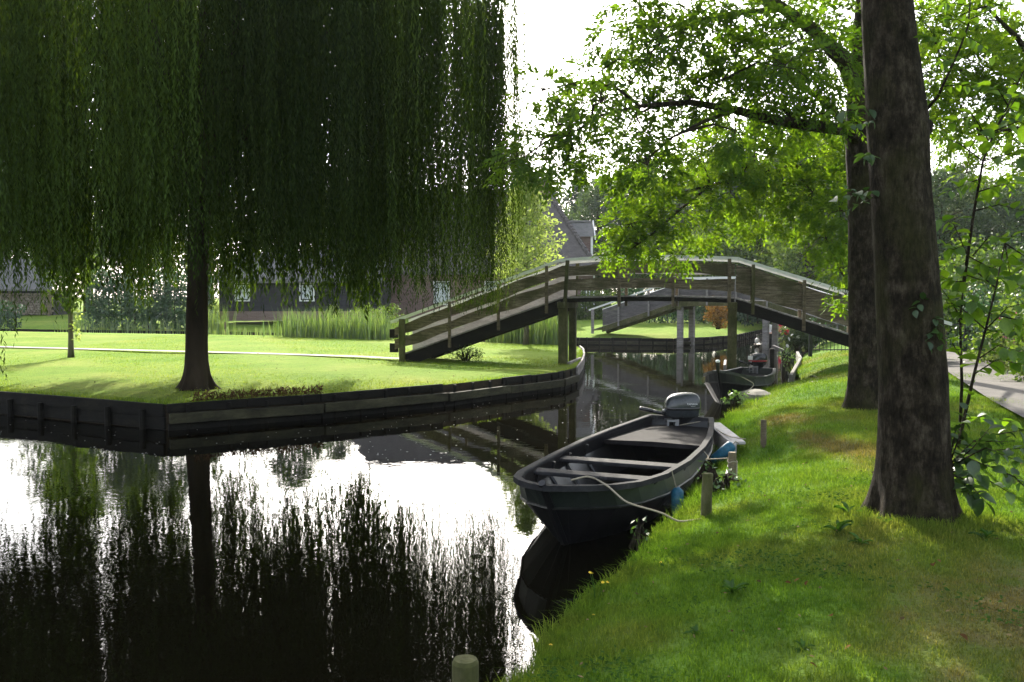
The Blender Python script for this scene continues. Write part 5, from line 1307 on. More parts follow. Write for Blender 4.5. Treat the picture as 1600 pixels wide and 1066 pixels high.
shrub('dry_bush', gp(728, 561, .5), 'small dry bush under the bridge ramp', (1.3, .8, .75), M['bush_leaf'], 700, .05, .03, seed=8)
shrub('garden_shrub', gp(800, 520, .5) + Vector((0, 4, 0)), 'dark shrub between the golden tree and the farmhouse', (2.6, 1.6, 2.6), M['hedge_leaf'], 1600, .14, .08, seed=9)

def reeds(name, spots, h, n, label, seed):
    r_ = np.random.default_rng(seed); V = []; T = []; Qd = []; v = []; k = 0
    for (p, w) in spots:
        for i in range(n):
            b = np.array([p[0] + r_.normal(scale=w), p[1] + r_.normal(scale=.35), .0 if len(p) < 3 else p[2]]); hh = h * r_.uniform(.55, 1.15); a = r_.uniform(0, 6.28); ln = hh * r_.uniform(.05, .35)
            d = np.array([math.cos(a), math.sin(a), 0]); s = np.array([-d[1], d[0], 0]) * r_.uniform(.010, .02)
            m1 = b + d * ln * .25 + np.array([0, 0, hh * .55]); m2 = b + d * ln + np.array([0, 0, hh * (1 - .12 * r_.uniform())])
            V += [b - s, b + s, m1 + s, m1 - s, m2]; Qd.append((k, k + 1, k + 2, k + 3)); T.append((k + 3, k + 2, k + 4)); v += [r_.uniform()] * 5; k += 5
    o = np_mesh(name, np.array(V), Qd, T, np.array(v), M['reed_blade'], None, spots[0][0][:2] + (0.,))
    return props(o, label, 'reeds', kind='stuff')
def rs(x0, x1, n, d0, d1, z=.2): return [((dp(x0 + (x1 - x0) * i / (n - 1), 520, 1).x * (d0 + (d1 - d0) * i / (n - 1)), d0 + (d1 - d0) * i / (n - 1), z), .35) for i in range(n)]
reeds('reeds', rs(450, 610, 14, 41.0, 37.8), 1.55, 90, 'tall green reeds along the ditch behind the lawn', 1)
reeds('reeds', rs(780, 872, 9, 36.4, 34.4), 1.75, 90, 'green reeds behind the golden tree trunk', 2)
reeds('reeds', rs(318, 338, 3, 46.4, 46), 1.7, 80, 'small reed tuft beside the willow trunk', 3)
reeds('reeds', rs(100, 290, 10, 49.6, 48.6), .9, 22, 'sparse low reeds at the foot of the tall hedge', 4)
reeds('reeds', rs(340, 440, 5, 43.2, 42.4, .4), .45, 30, 'short grasses on the ditch edge', 5)

def far_tree(name, label, h, cr, mat, n, L, W, seed, conical=False):
    """tree at the origin, base z = 0"""
    t = thing(name, (0, 0, 0), label, 'tree', 'trees behind the gardens'); r_ = random.Random(seed)
    trunk_mesh([(0, 0, -.3), (.1, 0, h * .2), (.05, .1, h * .45), (.1, 0, h * .8)], [.3, .24, .17, .05], .12, 10, .05, seed).build('trunk', M['bark'], t, True)
    cl = Cloud(); st = MB(); nb__ = 60
    for i in range(nb__):
        f = (i + .5) / nb__; z = h * (.22 + .76 * f)
        rad = cr * ((1 - f) ** .7 if conical else math.sin(math.pi * (.12 + .86 * f)) ** .8) * r_.uniform(.35, 1.05)
        a = i * 2.399 + r_.uniform(-.4, .4); c = Vector((math.cos(a) * rad, math.sin(a) * rad, z)); br_ = cr * r_.uniform(.22, .38) * (.75 if conical else 1)
        cl.add(*blob_leaves(c, br_, n // nb__, L, W, .75, .2))
        st.tube([Vector((.05, 0, z - .3 * rad - .2)), Vector((c.x * .5, c.y * .5, z - .15 * rad)), c], [.06, .035, .012], 5, False)
    st.build('limbs', M['bark'], t)['kind'] = 'stuff'; cl.build('crown', mat, t)
    return t
ft = [far_tree('broadleaf_tree', 'a', 13, 4.6, M['far_leaf'], 6600, .34, .22, 1), far_tree('broadleaf_tree', 'b', 15, 4.2, M['far_leaf_grey'], 6600, .34, .2, 2), far_tree('conifer_tree', 'c', 14, 3.2, M['conifer_leaf'], 6600, .34, .16, 3, True), far_tree('broadleaf_tree', 'd', 10, 4.0, M['bush_leaf'], 6000, .30, .2, 4)]
spots = [  # photo x, distance, variant, scale
    (800, 84, 1, 1.0), (850, 92, 0, 1.05), (905, 88, 2, .95), (950, 80, 0, .9), (1000, 90, 1, 1.0), (1050, 78, 2, .85), (1085, 86, 0, .95), (1130, 74, 1, .9), (1165, 66, 2, .85), (1205, 72, 0, .95), (1240, 60, 2, .9), (1285, 66, 1, .95), (1330, 58, 0, .9), (1375, 70, 2, 1.0),
    (1440, 62, 3, .9), (1490, 72, 1, .8), (1540, 60, 3, .9), (1600, 66, 0, .8), (1660, 58, 3, 1.1), (700, 96, 0, 1.0), (620, 92, 2, .95), (530, 98, 1, 1.0), (455, 82, 0, 1.1), (330, 90, 2, .95), (262, 76, 0, 1.15), (200, 78, 2, 1.2), (140, 74, 3, 1.5), (80, 84, 1, 1.1), (10, 86, 0, .85), (-80, 90, 2, 1.0), (-200, 95, 1, 1.1),
    (1110, 58, 3, .62), (1185, 56, 3, .68), (1260, 50, 3, .62), (1060, 64, 3, .6), (970, 66, 3, .55), (935, 74, 0, .82), (985, 76, 1, .82), (1030, 72, 0, .78), (1085, 74, 1, .82), (1140, 68, 0, .8), (1230, 66, 1, .8), (1300, 62, 0, .75), (1465, 56, 0, .7), (1515, 58, 1, .6), (1570, 54, 0, .62)]
names = {0: 'green broadleaf tree', 1: 'grey-green broadleaf tree', 2: 'dark conifer', 3: 'bushy green tree'}
marks = ['just over the golden tree', 'behind the farmhouse ridge', 'beside the farmhouse dormer', 'beyond the middle of the footbridge', 'in the distance over the second bridge', 'behind the orange shrub', 'over the far hedge', 'standing past the second bridge ramp', 'at the canal bend', 'behind the canal bend hedge', 'over the rose bush', 'past the bridge end', 'half hidden by the second bank tree', 'hidden between the two bank trunks',
         'over the black fence', 'seen through the sapling stems', 'above the pink flowers by the path', 'at the photo edge past the path', 'past the end of the paved path', 'behind the willow edge', 'behind the barn ridge', 'behind the barn roof middle', 'over the barn window', 'behind the barn gable', 'behind the tall hedge', 'over the hedge end', 'between hedge and firewood shed', 'behind the firewood shed', 'past the shed roof', 'at the willow outer side', 'far past the shed',
         'low at the lawn of the second bridge', 'low behind the canal bend', 'low beyond the black fence post', 'low in the gap under the bright boughs', 'low beside the farmhouse drainpipe', 'rising just past the dormer', 'filling the gap past the dormer', 'over the flat middle of the handrail', 'behind the bright hanging leaves', 'over the bridge column nearest the small boat', 'above the rose bush and ramp', 'over the falling handrail by the second trunk', 'right beside the thick trunk over the fence', 'behind the sapling stem', 'over the pink flowering bush']
used = set()
for i, (px, d, k, sc) in enumerate(spots):
    loc = Vector(((px - 800) / FPX * d, d, .9)); lab = names[k] + ' ' + marks[i]
    if k not in used:
        used.add(k); o = ft[k]; o.location = loc; o.scale = (sc,) * 3; o.rotation_euler = (0, 0, i * 1.3); o['label'] = lab
    else: copy_tree(ft[k], loc, i * 1.3, sc, lab)

# ---- shrubs and flowers beside the paved path
M['petal_pink'] = surf('petal_pink', [(.3, (.55, .07, .20)), (.7, (.70, .16, .32))], 20, rough=.7, bstr=0)
M['petal_red'] = surf('petal_red', [(.3, (.45, .015, .03)), (.7, (.62, .04, .06))], 20, rough=.7, bstr=0)
M['petal_white'] = surf('petal_white', [(.3, (.72, .70, .68)), (.7, (.82, .80, .78))], 20, rough=.7, bstr=0)
M['petal_yellow'] = surf('petal_yellow', [(.3, (.70, .50, .02)), (.7, (.80, .62, .05))], 20, rough=.6, bstr=0)
def blossom_mesh(name, r, mat, n=7):
    mb = MB()
    for lay, (rr2, up, k) in enumerate(((1.0, .12, n), (.62, .45, n - 2))):
        for i in range(k):
            a = 6.283 * i / k + lay * .4; d = Vector((math.cos(a), math.sin(a), 0)); s = Vector((-d.y, d.x, 0)); z = Vector((0, 0, 1))
            mb.add([Vector((0, 0, 0)), d * r * rr2 * .6 + s * r * .38 * rr2 + z * r * up, d * r * rr2 + z * r * (up + .15), d * r * rr2 * .6 - s * r * .38 * rr2 + z * r * up], [(0, 1, 2, 3)])
    me = raw_mesh(name, mb.V, mb.F); me.materials.append(mat); return me
BL = {k: blossom_mesh('blossom', r, m_) for k, r, m_ in (('pink', .07, M['petal_pink']), ('red', .09, M['petal_red']), ('white', .08, M['petal_white']))}
def blossoms(par, pts, kind):
    for p in pts:
        o = bpy.data.objects.new('blossom', BL[kind]); COL.objects.link(o); o.parent = par; o.location = Vector(p) - wloc(par); o.rotation_euler = (random.uniform(.2, 1.3), random.uniform(-.6, .6), random.uniform(0, 6))
        o.scale = (random.uniform(.7, 1.2),) * 3
pk = [gp(1580, 575, .66), gp(1545, 552, .66), gp(1620, 590, .66), gp(1660, 605, .66)]
lb = ['pink flowering bush at the path bend', 'dark leafy bush where the paved path vanishes', 'grey-green bush edging the paved path at the photo side', 'leafy bush beyond the photo side of the path']
for i, p in enumerate(pk):
    s_ = shrub('path_shrub', p + Vector((.9, .9, 0)), lb[i], (2.6, 2.0, 2.6 if i < 2 else 1.9), [M['bush_leaf'], M['hedge_leaf'], M['far_leaf_grey'], M['bush_leaf']][i], 2600, .11, .07, seed=30 + i, blobs=22)
    if i in (0,):
        blossoms(s_, [dp(x, y, p.y + .15 + (k % 3) * .15) for k, (x, y) in enumerate(((1548, 484), (1585, 490), (1575, 531), (1569, 528), (1582, 534), (1596, 512), (1572, 492), (1560, 500)))], 'pink')
for i, (x, y, h, m_) in enumerate(((1470, 545, 3.2, 'bush_leaf'), (1512, 540, 2.4, 'hedge_leaf'), (1560, 540, 4.2, 'bush_leaf'), (1610, 545, 4.6, 'far_leaf'), (1430, 540, 3.0, 'hedge_leaf'))):
    p = gp(x, y, .68); shrub('garden_bush', p + Vector((.5, 3, 0)), ['leafy bush behind the black fence beside the thick trunk', 'dark bush behind the fence and sapling', 'tall green bush behind the pink flowers', 'tall bush at the photo side behind the path', 'dark bush behind the fence between the trunks'][i], (3.2, 2.2, h), M[m_], 2600, .14, .09, seed=50 + i, blobs=24)
for i, (x, y) in enumerate(((1535, 568), (1562, 583), (1590, 596))):
    p = gp(x, y, .66); shrub('edging_plant', p + Vector((.35, .1, 0)), ['silvery edging plant at the bend of the paved path', 'silvery edging plant midway along the path border', 'silvery edging plant nearest the photo side of the path border'][i], (.9, .7, .55), M['far_leaf_grey'], 700, .06, .035, seed=70 + i, cat='plant', group='edging plants')
# rose bush by the water
rbp = gp(1236, 546, .35)
rbp = rbp + Vector((.3, .2, 0))
rose = shrub('rose_bush', rbp, 'grey-green rose bush with red and white blooms at the water edge', (1.15, 1.1, 1.3), M['far_leaf_grey'], 2200, .10, .07, seed=81, blobs=20)
blossoms(rose, [dp(x, y, rbp.y - .35) for x, y in ((1228, 520), (1231, 517))], 'red')
blossoms(rose, [dp(x, y, rbp.y - .5) for x, y in ((1232, 530), (1230, 541), (1238, 524), (1248, 527))], 'white')
shrub('dark_shrub', gp(1262, 541, .5) + Vector((.3, 1, 0)), 'dark glossy shrub behind the rose bush under the ramp', (1.8, 1.2, 1.2), M['hedge_leaf'], 1500, .11, .07, seed=82)
jb = thing('jetty_rail', gp(1215, 549, .4), 'short plank rail of a jetty beside the rose bush', 'rail')
A_, B_ = dp(1207, 542, 27.5), dp(1224, 549, 27.2); d_ = B_ - A_
mb = MB(); mb.bbox((A_ + B_) / 2, (d_.length, .1, .12), .01, Vector(d_).to_track_quat('X', 'Z').to_matrix()); mb.build('plank', M['wood_slate'], jb)
MB().bbox((B_.x, B_.y, B_.z - .4), (.1, .1, .8), .01).build('post', M['wood_black'], jb)

# ---- black metal fence
M['fence_black'] = surf('fence_black', [(.3, (.006, .010, .008)), (.7, (.014, .02, .017))], 20, rough=.45, bstr=0)
f0, f1_ = gp(1266, 553, .62), Vector((16.4, 26.5, .65))
fence = thing('metal_fence', f0, 'black metal bar fence crossing the grass under the bridge end', 'fence')
d_ = f1_ - f0; ang = math.atan2(d_.y, d_.x); Lf = d_.length; Mz = Matrix.Rotation(ang, 3, 'Z')
src = MB().tube([(0, 0, .06), (0, 0, .86)], .009, 5, True)
bar_me = raw_mesh('bar', src.V, src.F); bar_me.materials.append(M['fence_black'])
for i in range(int(Lf / .11)):
    p = f0.lerp(f1_, (i * .11 + .055) / Lf); o = bpy.data.objects.new('bar', bar_me); COL.objects.link(o); o.parent = fence; o.location = p - wloc(fence)
for i in range(6): p = f0.lerp(f1_, i / 5); MB().bbox(p + Vector((0, 0, .42)), (.09, .09, 1.0), .006, Mz).build('post', M['fence_black'], fence)
for z in (.10, .82): MB().box((f0 + f1_) / 2 + Vector((0, 0, z)), (Lf, .03, .03), Mz).build('rail', M['fence_black'], fence)

# ================================================================== TWO PEOPLE IN A SMALL BOAT beyond the second bridge
M['skin'] = surf('skin', [(.3, (.45, .27, .19)), (.7, (.56, .35, .26))], 8, rough=.6, bstr=0)
M['shirt_white'] = surf('shirt_white', [(.3, (.66, .66, .66)), (.7, (.78, .78, .77))], 8, rough=.9, bstr=.2)
M['shirt_red'] = surf('shirt_red', [(.3, (.42, .02, .05)), (.7, (.56, .05, .09))], 8, rough=.9, bstr=.2)
M['hair_brown'] = surf('hair_brown', [(.3, (.06, .035, .02)), (.7, (.13, .08, .045))], 30, rough=.7, bstr=.3)
M['trousers'] = surf('trousers', [(.3, (.03, .035, .05)), (.7, (.06, .065, .09))], 8, rough=.9, bstr=.2)
ST3 = [(0.0, .45, .015, .015, .015, .55, .38, -.08), (.12, .5, .16, .16, .04, .54, .37, -.09), (.4, .7, .36, .37, .14, .50, .34, -.11), (.9, 1.1, .54, .56, .30, .46, .31, -.12), (1.8, 1.8, .64, .67, .42, .43, .30, -.12), (2.8, 2.8, .62, .65, .40, .43, .30, -.11), (3.6, 3.5, .52, .54, .32, .45, .31, -.08), (4.0, 3.8, .44, .46, .26, .46, .32, -.05)]
boat3, BP3 = boat('rowing_boat', (11.5, 40.6), (.42, .9), ST3, 'far boat carrying two people beyond the second bridge', mats={'gunwale': M['boat_grey']}, thwarts=((1.3, .34, .25), (2.6, .34, .25)))
MB().tube([BP3(.3, -.42, .1), BP3(.3, -.42, .16), BP3(.3, -.42, .30), BP3(.3, -.42, .36)], [.03, .1, .1, .03], 10).single('fender', M['white_paint'], BP3(.3, -.42, .2), 'round white fender on the far boat bow', 'fender', smooth=True)
def seated(base, rz, shirt, label):
    """seated figure, skinned from a joint skeleton; base is the seat point under the pelvis"""
    t = thing('person', base, label, 'person')
    J = {'pel': (0, 0, .10, .13, .15), 'sp': (0, .0, .30, .12, .15), 'ch': (0, -.02, .47, .13, .18), 'nk': (0, -.03, .60, .055, .06), 'nk2': (0, -.05, .66, .05, .05),
         'sl': (.17, -.02, .54, .06, .06), 'el': (.22, -.08, .30, .043, .043), 'wl': (.14, -.30, .20, .032, .03), 'hl': (.11, -.38, .19, .03, .04), 'sr': (-.17, -.02, .54, .06, .06), 'er': (-.22, -.08, .30, .043, .043), 'wr': (-.14, -.30, .20, .032, .03), 'hr': (-.11, -.38, .19, .03, .04),
         'kl': (.12, -.42, .14, .065, .065), 'al': (.12, -.46, -.26, .045, .045), 'tl': (.12, -.60, -.29, .04, .03), 'kr': (-.12, -.42, .14, .065, .065), 'ar': (-.12, -.46, -.26, .045, .045), 'tr': (-.12, -.60, -.29, .04, .03)}
    E = [('pel', 'sp'), ('sp', 'ch'), ('ch', 'nk'), ('nk', 'nk2'), ('ch', 'sl'), ('sl', 'el'), ('el', 'wl'), ('wl', 'hl'), ('ch', 'sr'), ('sr', 'er'), ('er', 'wr'), ('wr', 'hr'), ('pel', 'kl'), ('kl', 'al'), ('al', 'tl'), ('pel', 'kr'), ('kr', 'ar'), ('ar', 'tr')]
    ks = list(J); me = bpy.data.meshes.new('body'); me.from_pydata([J[k][:3] for k in ks], [(ks.index(a), ks.index(b_)) for a, b_ in E], [])
    me.materials.append(shirt)
    o = bpy.data.objects.new('body', me); COL.objects.link(o)
    o.modifiers.new('skin', 'SKIN'); o.modifiers.new('sub', 'SUBSURF').levels = 2; o.modifiers['sub'].render_levels = 2
    for i, k in enumerate(ks): me.skin_vertices[0].data[i].radius = (J[k][3], J[k][4]); me.skin_vertices[0].data[i].use_root = k == 'pel'
    dg = bpy.context.evaluated_depsgraph_get(); me2 = bpy.data.meshes.new_from_object(o.evaluated_get(dg)); bpy.data.objects.remove(o)
    me2.materials.clear(); [me2.materials.append(x) for x in (shirt, M['trousers'], M['skin'])]
    for p in me2.polygons:
        c = p.center; p.use_smooth = True
        p.material_index = 2 if (c.z > .60 or (c.y < -.2 and .17 < c.z < .27 and abs(c.x) < .2)) else (1 if c.z < .16 or c.y < -.2 else 0)
    o = bpy.data.objects.new('body', me2); COL.objects.link(o); o.parent = t
    # head with brow, nose, chin
    rings = [(.63, .045, .05, -.05), (.66, .06, .075, -.058), (.70, .07, .092, -.06), (.75, .076, .098, -.058), (.80, .076, .096, -.052), (.85, .062, .08, -.046), (.875, .03, .04, -.044)]
    V = []; F = []; n = 14
    for z, hx, hy, cy in rings:
        for k in range(n):
            a = 6.283 * k / n; nose = .022 if (k in (10, 11) and abs(z - .74) < .03 and abs(a - 4.71) < .3) else 0
            V.append((hx * math.cos(a), cy + hy * math.sin(a) - nose, z))
    for i in range(len(rings) - 1):
        for k in range(n): F.append((i * n + k, i * n + (k + 1) % n, (i + 1) * n + (k + 1) % n, (i + 1) * n + k))
    F += [tuple(range(n - 1, -1, -1)), tuple(range((len(rings) - 1) * n, len(rings) * n))]
    h = link('head', raw_mesh('head', V, F, True), M['skin'], t)
    V2 = [(x * 1.07, (y + .05) * 1.07 - .045, .70 + (z - .70) * 1.08) for (x, y, z) in V[2 * n:]]; F2 = []
    for i in range(4):
        for k in range(n):
            if i >= 2 or not 8 <= k <= 12: F2.append((i * n + k, i * n + (k + 1) % n, (i + 1) * n + (k + 1) % n, (i + 1) * n + k))
    F2.append(tuple(range(4 * n, 5 * n)))
    link('hair', raw_mesh('hair', V2, F2, True), M['hair_brown'], t)
    t.rotation_euler = (0, 0, rz)
    return t
seated(BP3(1.35, -.12, .36), R(-10), M['shirt_white'], 'person in a white shirt seated in the far boat')
seated(BP3(2.3, .25, .36), R(-10), M['shirt_red'], 'person in a red shirt seated in the far boat')

# ================================================================== GRASS, WEEDS, LITTER
def blades(name, X, Y, Z, hgt, wid, lean, mat, label, seg2=True):
    n = len(X); a = rng.uniform(0, 6.283, n); b = rng.uniform(0, 6.283, n)
    B = np.stack([X, Y, Z], 1); s = np.stack([np.cos(a), np.sin(a), np.zeros(n)], 1) * (wid / 2)[:, None]; d = np.stack([np.cos(b), np.sin(b), np.zeros(n)], 1) * (hgt * lean)[:, None]
    up = np.array([0, 0, 1.0])
    tip = B + d + up * (hgt * (1 - .35 * lean))[:, None]
    v = rng.uniform(0, 1, n)
    if seg2:
        m = B + d * .3 + up * (hgt * .6)[:, None]
        V = np.stack([B - s, B + s, m + s * .75, m - s * .75, tip], 1).reshape(-1, 3); i = np.arange(n)[:, None] * 5
        o = np_mesh(name, V, i + np.array([0, 1, 2, 3]), i + np.array([3, 2, 4]), np.repeat(v, 5), mat)
    else:
        V = np.stack([B - s, B + s, tip], 1).reshape(-1, 3); i = np.arange(n)[:, None] * 3
        o = np_mesh(name, V, None, i + np.array([0, 1, 2]), np.repeat(v, 3), mat)
    return props(o, label, 'grass', kind='stuff')
zrv = np.vectorize(zr); edv = np.vectorize(edge)
def scatter(n, y0, y1, xm, power=1.0):
    y = y0 + (y1 - y0) * rng.uniform(0, 1, n) ** power; e = edv(y)
    xr = np.minimum(e + xm, (860 / FPX) * y + .8); xl = e + .01
    x = xl + (xr - xl) * rng.uniform(0, 1, n); return x[xr > xl], y[xr > xl]
# clumpiness: drop blades by a smooth random field
def field(x, y): return np.sin(x * 5.1 + np.sin(y * 3.3) * 1.3) * np.sin(y * 4.3 + np.sin(x * 2.9) * 1.7) + .5 * np.sin(x * 11.3 + y * 7.1) * np.sin(y * 13.7 - x * 5.3)
def grass_patch(n, y0, y1, h0, h1, w, name, label, seg2, power=1.0):
    x, y = scatter(n, y0, y1, 30, power); k = field(x, y) + rng.normal(scale=.7, size=len(x)) > -1.0; x, y = x[k], y[k]
    dt = np.hypot((x - b1.x) / .42, (y - b1.y) / .40); k = dt > .75; x, y = x[k], y[k]
    ed = x - edv(y); tall = 1 + 1.3 * np.exp(-ed / .25) + .45 * np.clip(field(x * .6, y * .6), 0, 2) + .9 * np.exp(-(np.hypot(x - b1.x, y - b1.y) - .42) ** 2 / .03)
    dry = np.exp(-(((x - 3.0) / 1.3) ** 2 + ((y - 4.4) / 1.1) ** 2)); tall *= 1 - .45 * dry
    h = rng.uniform(h0, h1, len(x)) * tall
    blades(name, x, y, zrv(x, y) - .006, h, np.full(len(x), w) * rng.uniform(.7, 1.3, len(x)), rng.uniform(.1, .9, len(x)), M['lawn_blade'], label, seg2)
grass_patch(170000, 3.0, 8.0, .018, .046, .0046, 'grass', 'short grass on the nearest part of the bank', True, .9)
grass_patch(110000, 8.0, 15.0, .03, .065, .0075, 'grass', 'short grass of the bank around the second tree', False)
grass_patch(60000, 15.0, 28.0, .03, .07, .013, 'grass', 'grass of the bank towards the bridge', False)
# long grass hanging over the bank edge
y = rng.uniform(3.6, 19.5, 9000); y = y[np.sin(y * 2.3) + .5 * np.sin(y * 7.1) + rng.normal(scale=.6, size=len(y)) > -.1]; x = edv(y) + np.abs(rng.normal(scale=.09, size=len(y))) - .02
blades('grass', x, y, zrv(x, y) - .03, rng.uniform(.07, .20, len(x)), rng.uniform(.004, .009, len(x)), rng.uniform(.3, 1.1, len(x)), M['lawn_blade'], 'long grass fringing the water edge of the near bank')
# lawn across
n = 70000; x = rng.uniform(-16, 2.35, n); f = rng.uniform(0, 1, n) ** 1.5
iv_f = np.interp(x, [p[0] for p in ISL], [p[1] for p in ISL]); iv_b = np.interp(x, [p[0] for p in IBK], [p[1] for p in IBK]); y = iv_f + .03 + (iv_b - iv_f) * f
blades('grass', x, y, np.full(n, IZ), rng.uniform(.02, .055, n) * (1 + 1.0 * np.exp(-(y - iv_f) / .15)), rng.uniform(.008, .016, n), rng.uniform(.2, .9, n), M['island_blade'], 'short sunlit grass of the lawn across the canal', False)
# clover and plantain leaves in patches through the near turf
cx_, cy_ = scatter(26000, 3.2, 9.5, 8); k = np.sin(cx_ * 2.3 + 1) * np.sin(cy_ * 1.9) + .6 * np.sin(cx_ * 5.7 + cy_ * 4.1) + rng.normal(scale=.35, size=len(cx_)) > .75; cx_, cy_ = cx_[k], cy_[k]; n = len(cx_)
P_ = np.stack([cx_, cy_, zrv(cx_, cy_) + rng.uniform(.008, .045, n)], 1); D_ = rand_dir(n); D_[:, 2] *= .35; N_ = rand_dir(n) * .5 + np.array([0, 0, 1.])
V, Q = leaf_arrays(P_, D_, N_, rng.uniform(.015, .034, n), rng.uniform(.012, .024, n), .05)
M['clover'] = leaf_mat('clover', (.028, .070, .014), (.055, .115, .024), .35, .0)
props(np_mesh('clover', V, Q, None, np.repeat(rng.uniform(0, 1, n), 4), M['clover']), 'patches of clover leaves in the near turf', 'clover', kind='stuff')
# leaf litter on both lawns
n = 900; lx = rng.uniform(-12, 2.2, n); lf = rng.uniform(0, .8, n) ** 1.4; l0 = np.interp(lx, [p[0] for p in ISL], [p[1] for p in ISL]); l1 = np.interp(lx, [p[0] for p in IBK], [p[1] for p in IBK])
A1 = np.stack([lx, l0 + .2 + (l1 - l0 - .5) * lf, np.full(n, IZ + .045)], 1); lx2, ly2 = scatter(500, 3.2, 16, 9); A2 = np.stack([lx2, ly2, zrv(lx2, ly2) + .04], 1); P_ = np.concatenate([A1, A2]); n = len(P_)
D_ = rand_dir(n); D_[:, 2] *= .3; V, Q = leaf_arrays(P_, D_, rand_dir(n) * .5 + np.array([0, 0, 1.]), rng.uniform(.02, .05, n) * np.where(P_[:, 0] < 0, 1.5, .8), rng.uniform(.012, .025, n), .1)
M['litter'] = leaf_mat('litter', (.05, .034, .016), (.22, .17, .085), .15, .0, (1, 1, .9))
props(np_mesh('leaf_litter', V, Q, None, np.repeat(rng.uniform(0, 1, n), 4), M['litter']), 'small dry leaf litter scattered over the lawns', 'litter', kind='stuff')
# dead weeds on the bank by the willow
n = 900; x = rng.uniform(-5.6, -3.6, n); t_ = rng.normal(scale=.12, size=n); y = np.interp(x, [p[0] for p in ISL], [p[1] for p in ISL]) + .12 + np.abs(t_)
P_ = np.stack([x, y, np.full(n, IZ) + rng.uniform(0, .12, n)], 1); V, Q = leaf_arrays(P_, rand_dir(n, .4), rand_dir(n), rng.uniform(.05, .16, n), rng.uniform(.012, .03, n))
props(np_mesh('dead_weeds', V, Q, None, np.repeat(rng.uniform(0, 1, n), 4), M['dead_weed']), 'brown dead weeds piled on the bank corner below the willow', 'weeds', kind='stuff')
# floating specks
n = 420; px = rng.uniform(0, 1010, n); py = rng.uniform(600, 720, n); 
P_ = []
for a, b_ in zip(px, py):
    g = gp(a, b_, .004)
    if g.y < interp(ISL, min(g.x, 2.4)) - .3 and g.x < edge(g.y) - .3 or (g.x > 2.2 and 18 < g.y < 33 and g.x < edge(g.y) - .3): P_.append(g)
P_ = np.array(P_); n = len(P_); D_ = rand_dir(n); D_[:, 2] = 0; V, Q = leaf_arrays(P_, D_, np.tile([0, 0, 1.], (n, 1)), rng.uniform(.015, .045, n), rng.uniform(.01, .03, n), 0)
M['fluff'] = leaf_mat('fluff', (.5, .5, .48), (.75, .75, .72), .2, .02, (1, 1, 1))
props(np_mesh('floating_fluff', V, Q, None, np.repeat(rng.uniform(0, 1, n), 4), M['fluff']), 'pale specks of fluff floating on the canal', 'fluff', kind='stuff')

# broad-leaved weeds, each a thing with its leaves as parts
M['weed_leaf'] = obj_leaf_mat('weed_leaf', (.032, .085, .014), (.06, .14, .022), .4, .02)
def strap_leaf(L, W):
    V = []; F = []
    for i, (t, w) in enumerate(((0, .25), (.25, .8), (.5, 1), (.75, .8), (1, .05))):
        z = L * (.75 * t - .55 * t * t); V += [(-w * W / 2, t * L * .8, z + .01), (0, t * L * .8, z), (w * W / 2, t * L * .8, z + .01)]
    for i in range(4): F += [(3 * i, 3 * i + 1, 3 * i + 4, 3 * i + 3), (3 * i + 1, 3 * i + 2, 3 * i + 5, 3 * i + 4)]
    me = raw_mesh('leaf', V, F, True); me.materials.append(M['weed_leaf']); return me
SL = strap_leaf(.12, .028)
wl_ = [((1310, 842), 1.4, 'dandelion-like weed at the canal side of the thick trunk'), ((1345, 862), 1.1, 'low broad-leaved weed just before the thick trunk foot'), ((1390, 836), .9, 'small weed against the thick trunk foot'), ((1145, 905), 1.2, 'upright weed alone on the grass slope below the rope post'), ((1540, 860), 1.1, 'pale green weed on the path side of the trunk'),
       ((1325, 815), 1.3, 'tall-leaved weed tuft left of the trunk root flare'), ((1255, 1010), .6, 'tiny rosette weed in the worn grass'), ((1090, 960), .8, 'small weed rosette on the slope near the water')]
for i, ((px_, py_), sc, lab) in enumerate(wl_):
    g = gp(px_, py_, .6); g.z = zr(g.x, g.y) - .01; t = thing('weed', g, lab, 'weed', 'broad-leaved weeds'); r_ = random.Random(i)
    for k in range(9):
        o = bpy.data.objects.new('leaf', SL); COL.objects.link(o); o.parent = t; o.rotation_euler = (r_.uniform(-.2, .7), r_.uniform(-.2, .2), k * 2.4 + r_.uniform(-.3, .3)); o.scale = (sc * r_.uniform(.7, 1.1),) * 3
# leafy plants on the bank edge
for i, (px_, py_, z, sz, lab) in enumerate(((1150, 632, .3, (.6, .4, .32), 'clump of bright round leaves beside the stone slab'), (1106, 737, .74, (.14, .13, .12), 'leaves sprouting on the mossy mooring post'), (1125, 760, .4, (.5, .4, .25), 'low green plants between the two posts'), (1228, 570, .3, (.7, .7, .55), 'straggly water plants beside the slip'), (1000, 848, .2, (.18, .14, .3), 'thin sprig at the water edge before the closest boat'))):
    g = gp(px_, py_, z); shrub('bank_plant', g, lab, sz, M['lime_leaf'], (170, 34, 110, 150, 20)[i], .055, .032, seed=100 + i, cat='plant', blobs=8, lo=.2)
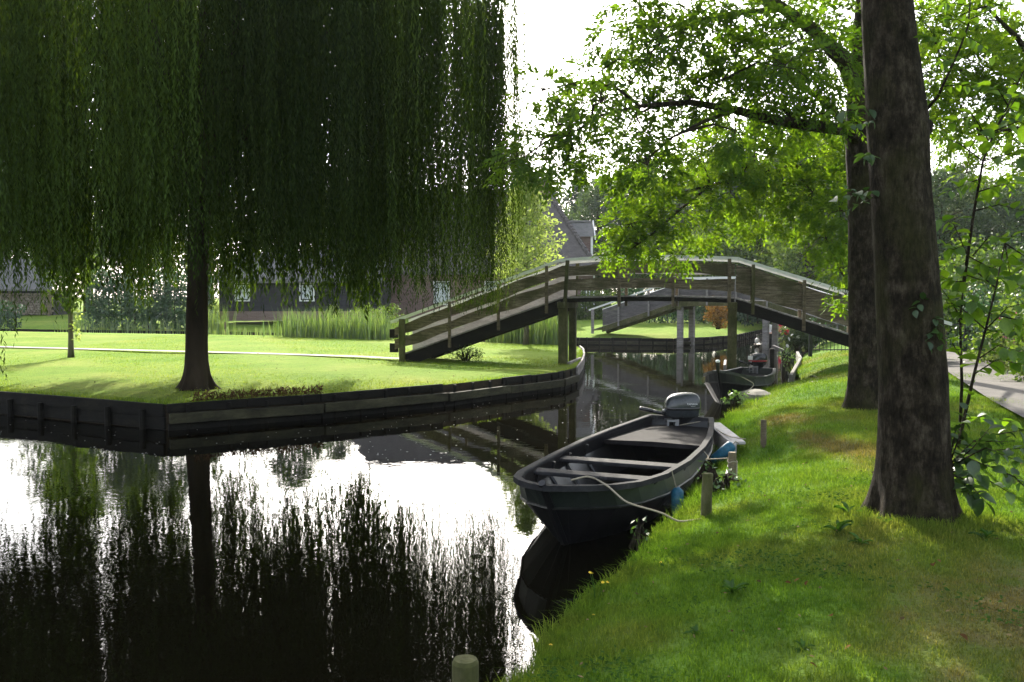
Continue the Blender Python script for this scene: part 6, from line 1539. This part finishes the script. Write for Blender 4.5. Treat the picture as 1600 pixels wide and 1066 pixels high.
# yellow flowers
def flower(g, h, lab, k=3):
    t = thing('yellow_flower', g, lab, 'flower', 'yellow flowers'); r_ = random.Random(int(g.x * 1000)); 
    for i in range(k):
        top = g + Vector((r_.uniform(-.05, .05), r_.uniform(-.05, .05), h * r_.uniform(.7, 1.05))); MB().tube([g, g.lerp(top, .5) + Vector((.008, 0, 0)), top], .0022, 5).build('stem', M['weed_leaf'], t)
        if 'y' not in BL: BL['y'] = blossom_mesh('blossom', .014, M['petal_yellow'])
        o = bpy.data.objects.new('blossom', BL['y']); COL.objects.link(o); o.parent = t; o.location = top - g; o.rotation_euler = (r_.uniform(-.4, .4), r_.uniform(-.4, .4), 0)
for (px_, py_, h, lab, k) in ((930, 925, .22, 'tall yellow flowers over the water at the grass edge', 3), (850, 1008, .08, 'single yellow bloom low on the bank edge near the water', 1), (1028, 890, .05, 'lone yellow flower in the grass slope', 1), (915, 958, .06, 'short yellow flower on the fringe of long grass', 1), (945, 905, .10, 'paler yellow flower beside the tall ones', 1)):
    g = gp(px_, py_, .28); g.z = max(.1, zr(max(g.x, edge(g.y) + .02), g.y)) - .01; flower(Vector((max(g.x, edge(g.y) + .02), g.y, g.z)), h, lab, k)
# fallen leaves
M['dry_leaf'] = obj_leaf_mat('dry_leaf', (.07, .036, .015), (.17, .10, .04), .15, .0, (1, .9, .7))
for i, (px_, py_) in enumerate(((1236, 906), (1250, 902), (1262, 907), (1458, 898), (1464, 893), (1300, 965), (1265, 1032), (1500, 1000), (1330, 1010))):
    g = gp(px_, py_, .63); g.z = zr(g.x, g.y) + .03
    key = 'dry'
    if key not in LEAF: LEAF[key] = LEAF['small'].copy(); LEAF[key].materials.clear(); LEAF[key].materials.append(M['dry_leaf'])
    o = bpy.data.objects.new('fallen_leaf', LEAF[key]); COL.objects.link(o); o.location = g; o.rotation_euler = (random.uniform(-.5, .5), random.uniform(-.6, .6), random.uniform(0, 6.28)); o.scale = (random.uniform(.45, .75),) * 3
    props(o, 'curled brown fallen leaf lying on the worn grass', 'leaf', 'fallen leaves on the grass')

# ================================================================== AIR
hm = bpy.data.materials.new('haze'); hm.use_nodes = True; nt = hm.node_tree; nt.nodes.remove(nt.nodes['Principled BSDF'])
pv = nt.nodes.new('ShaderNodeVolumePrincipled'); pv.inputs['Color'].default_value = (.86, .93, 1.0, 1); pv.inputs['Density'].default_value = .0002; pv.inputs['Anisotropy'].default_value = .25
nt.links.new(pv.outputs[0], nt.nodes['Material Output'].inputs['Volume'])
MBh = MB().box((0, 240, 9.5), (1500, 540, 21.5))
hz = link('haze', raw_mesh('haze', MBh.V, MBh.F), hm); props(hz, 'thin bright summer haze in the air', kind='stuff')
me_tot = sum(len(o.data.polygons) for o in bpy.data.objects if o.type == 'MESH')
print('POLYS', me_tot)
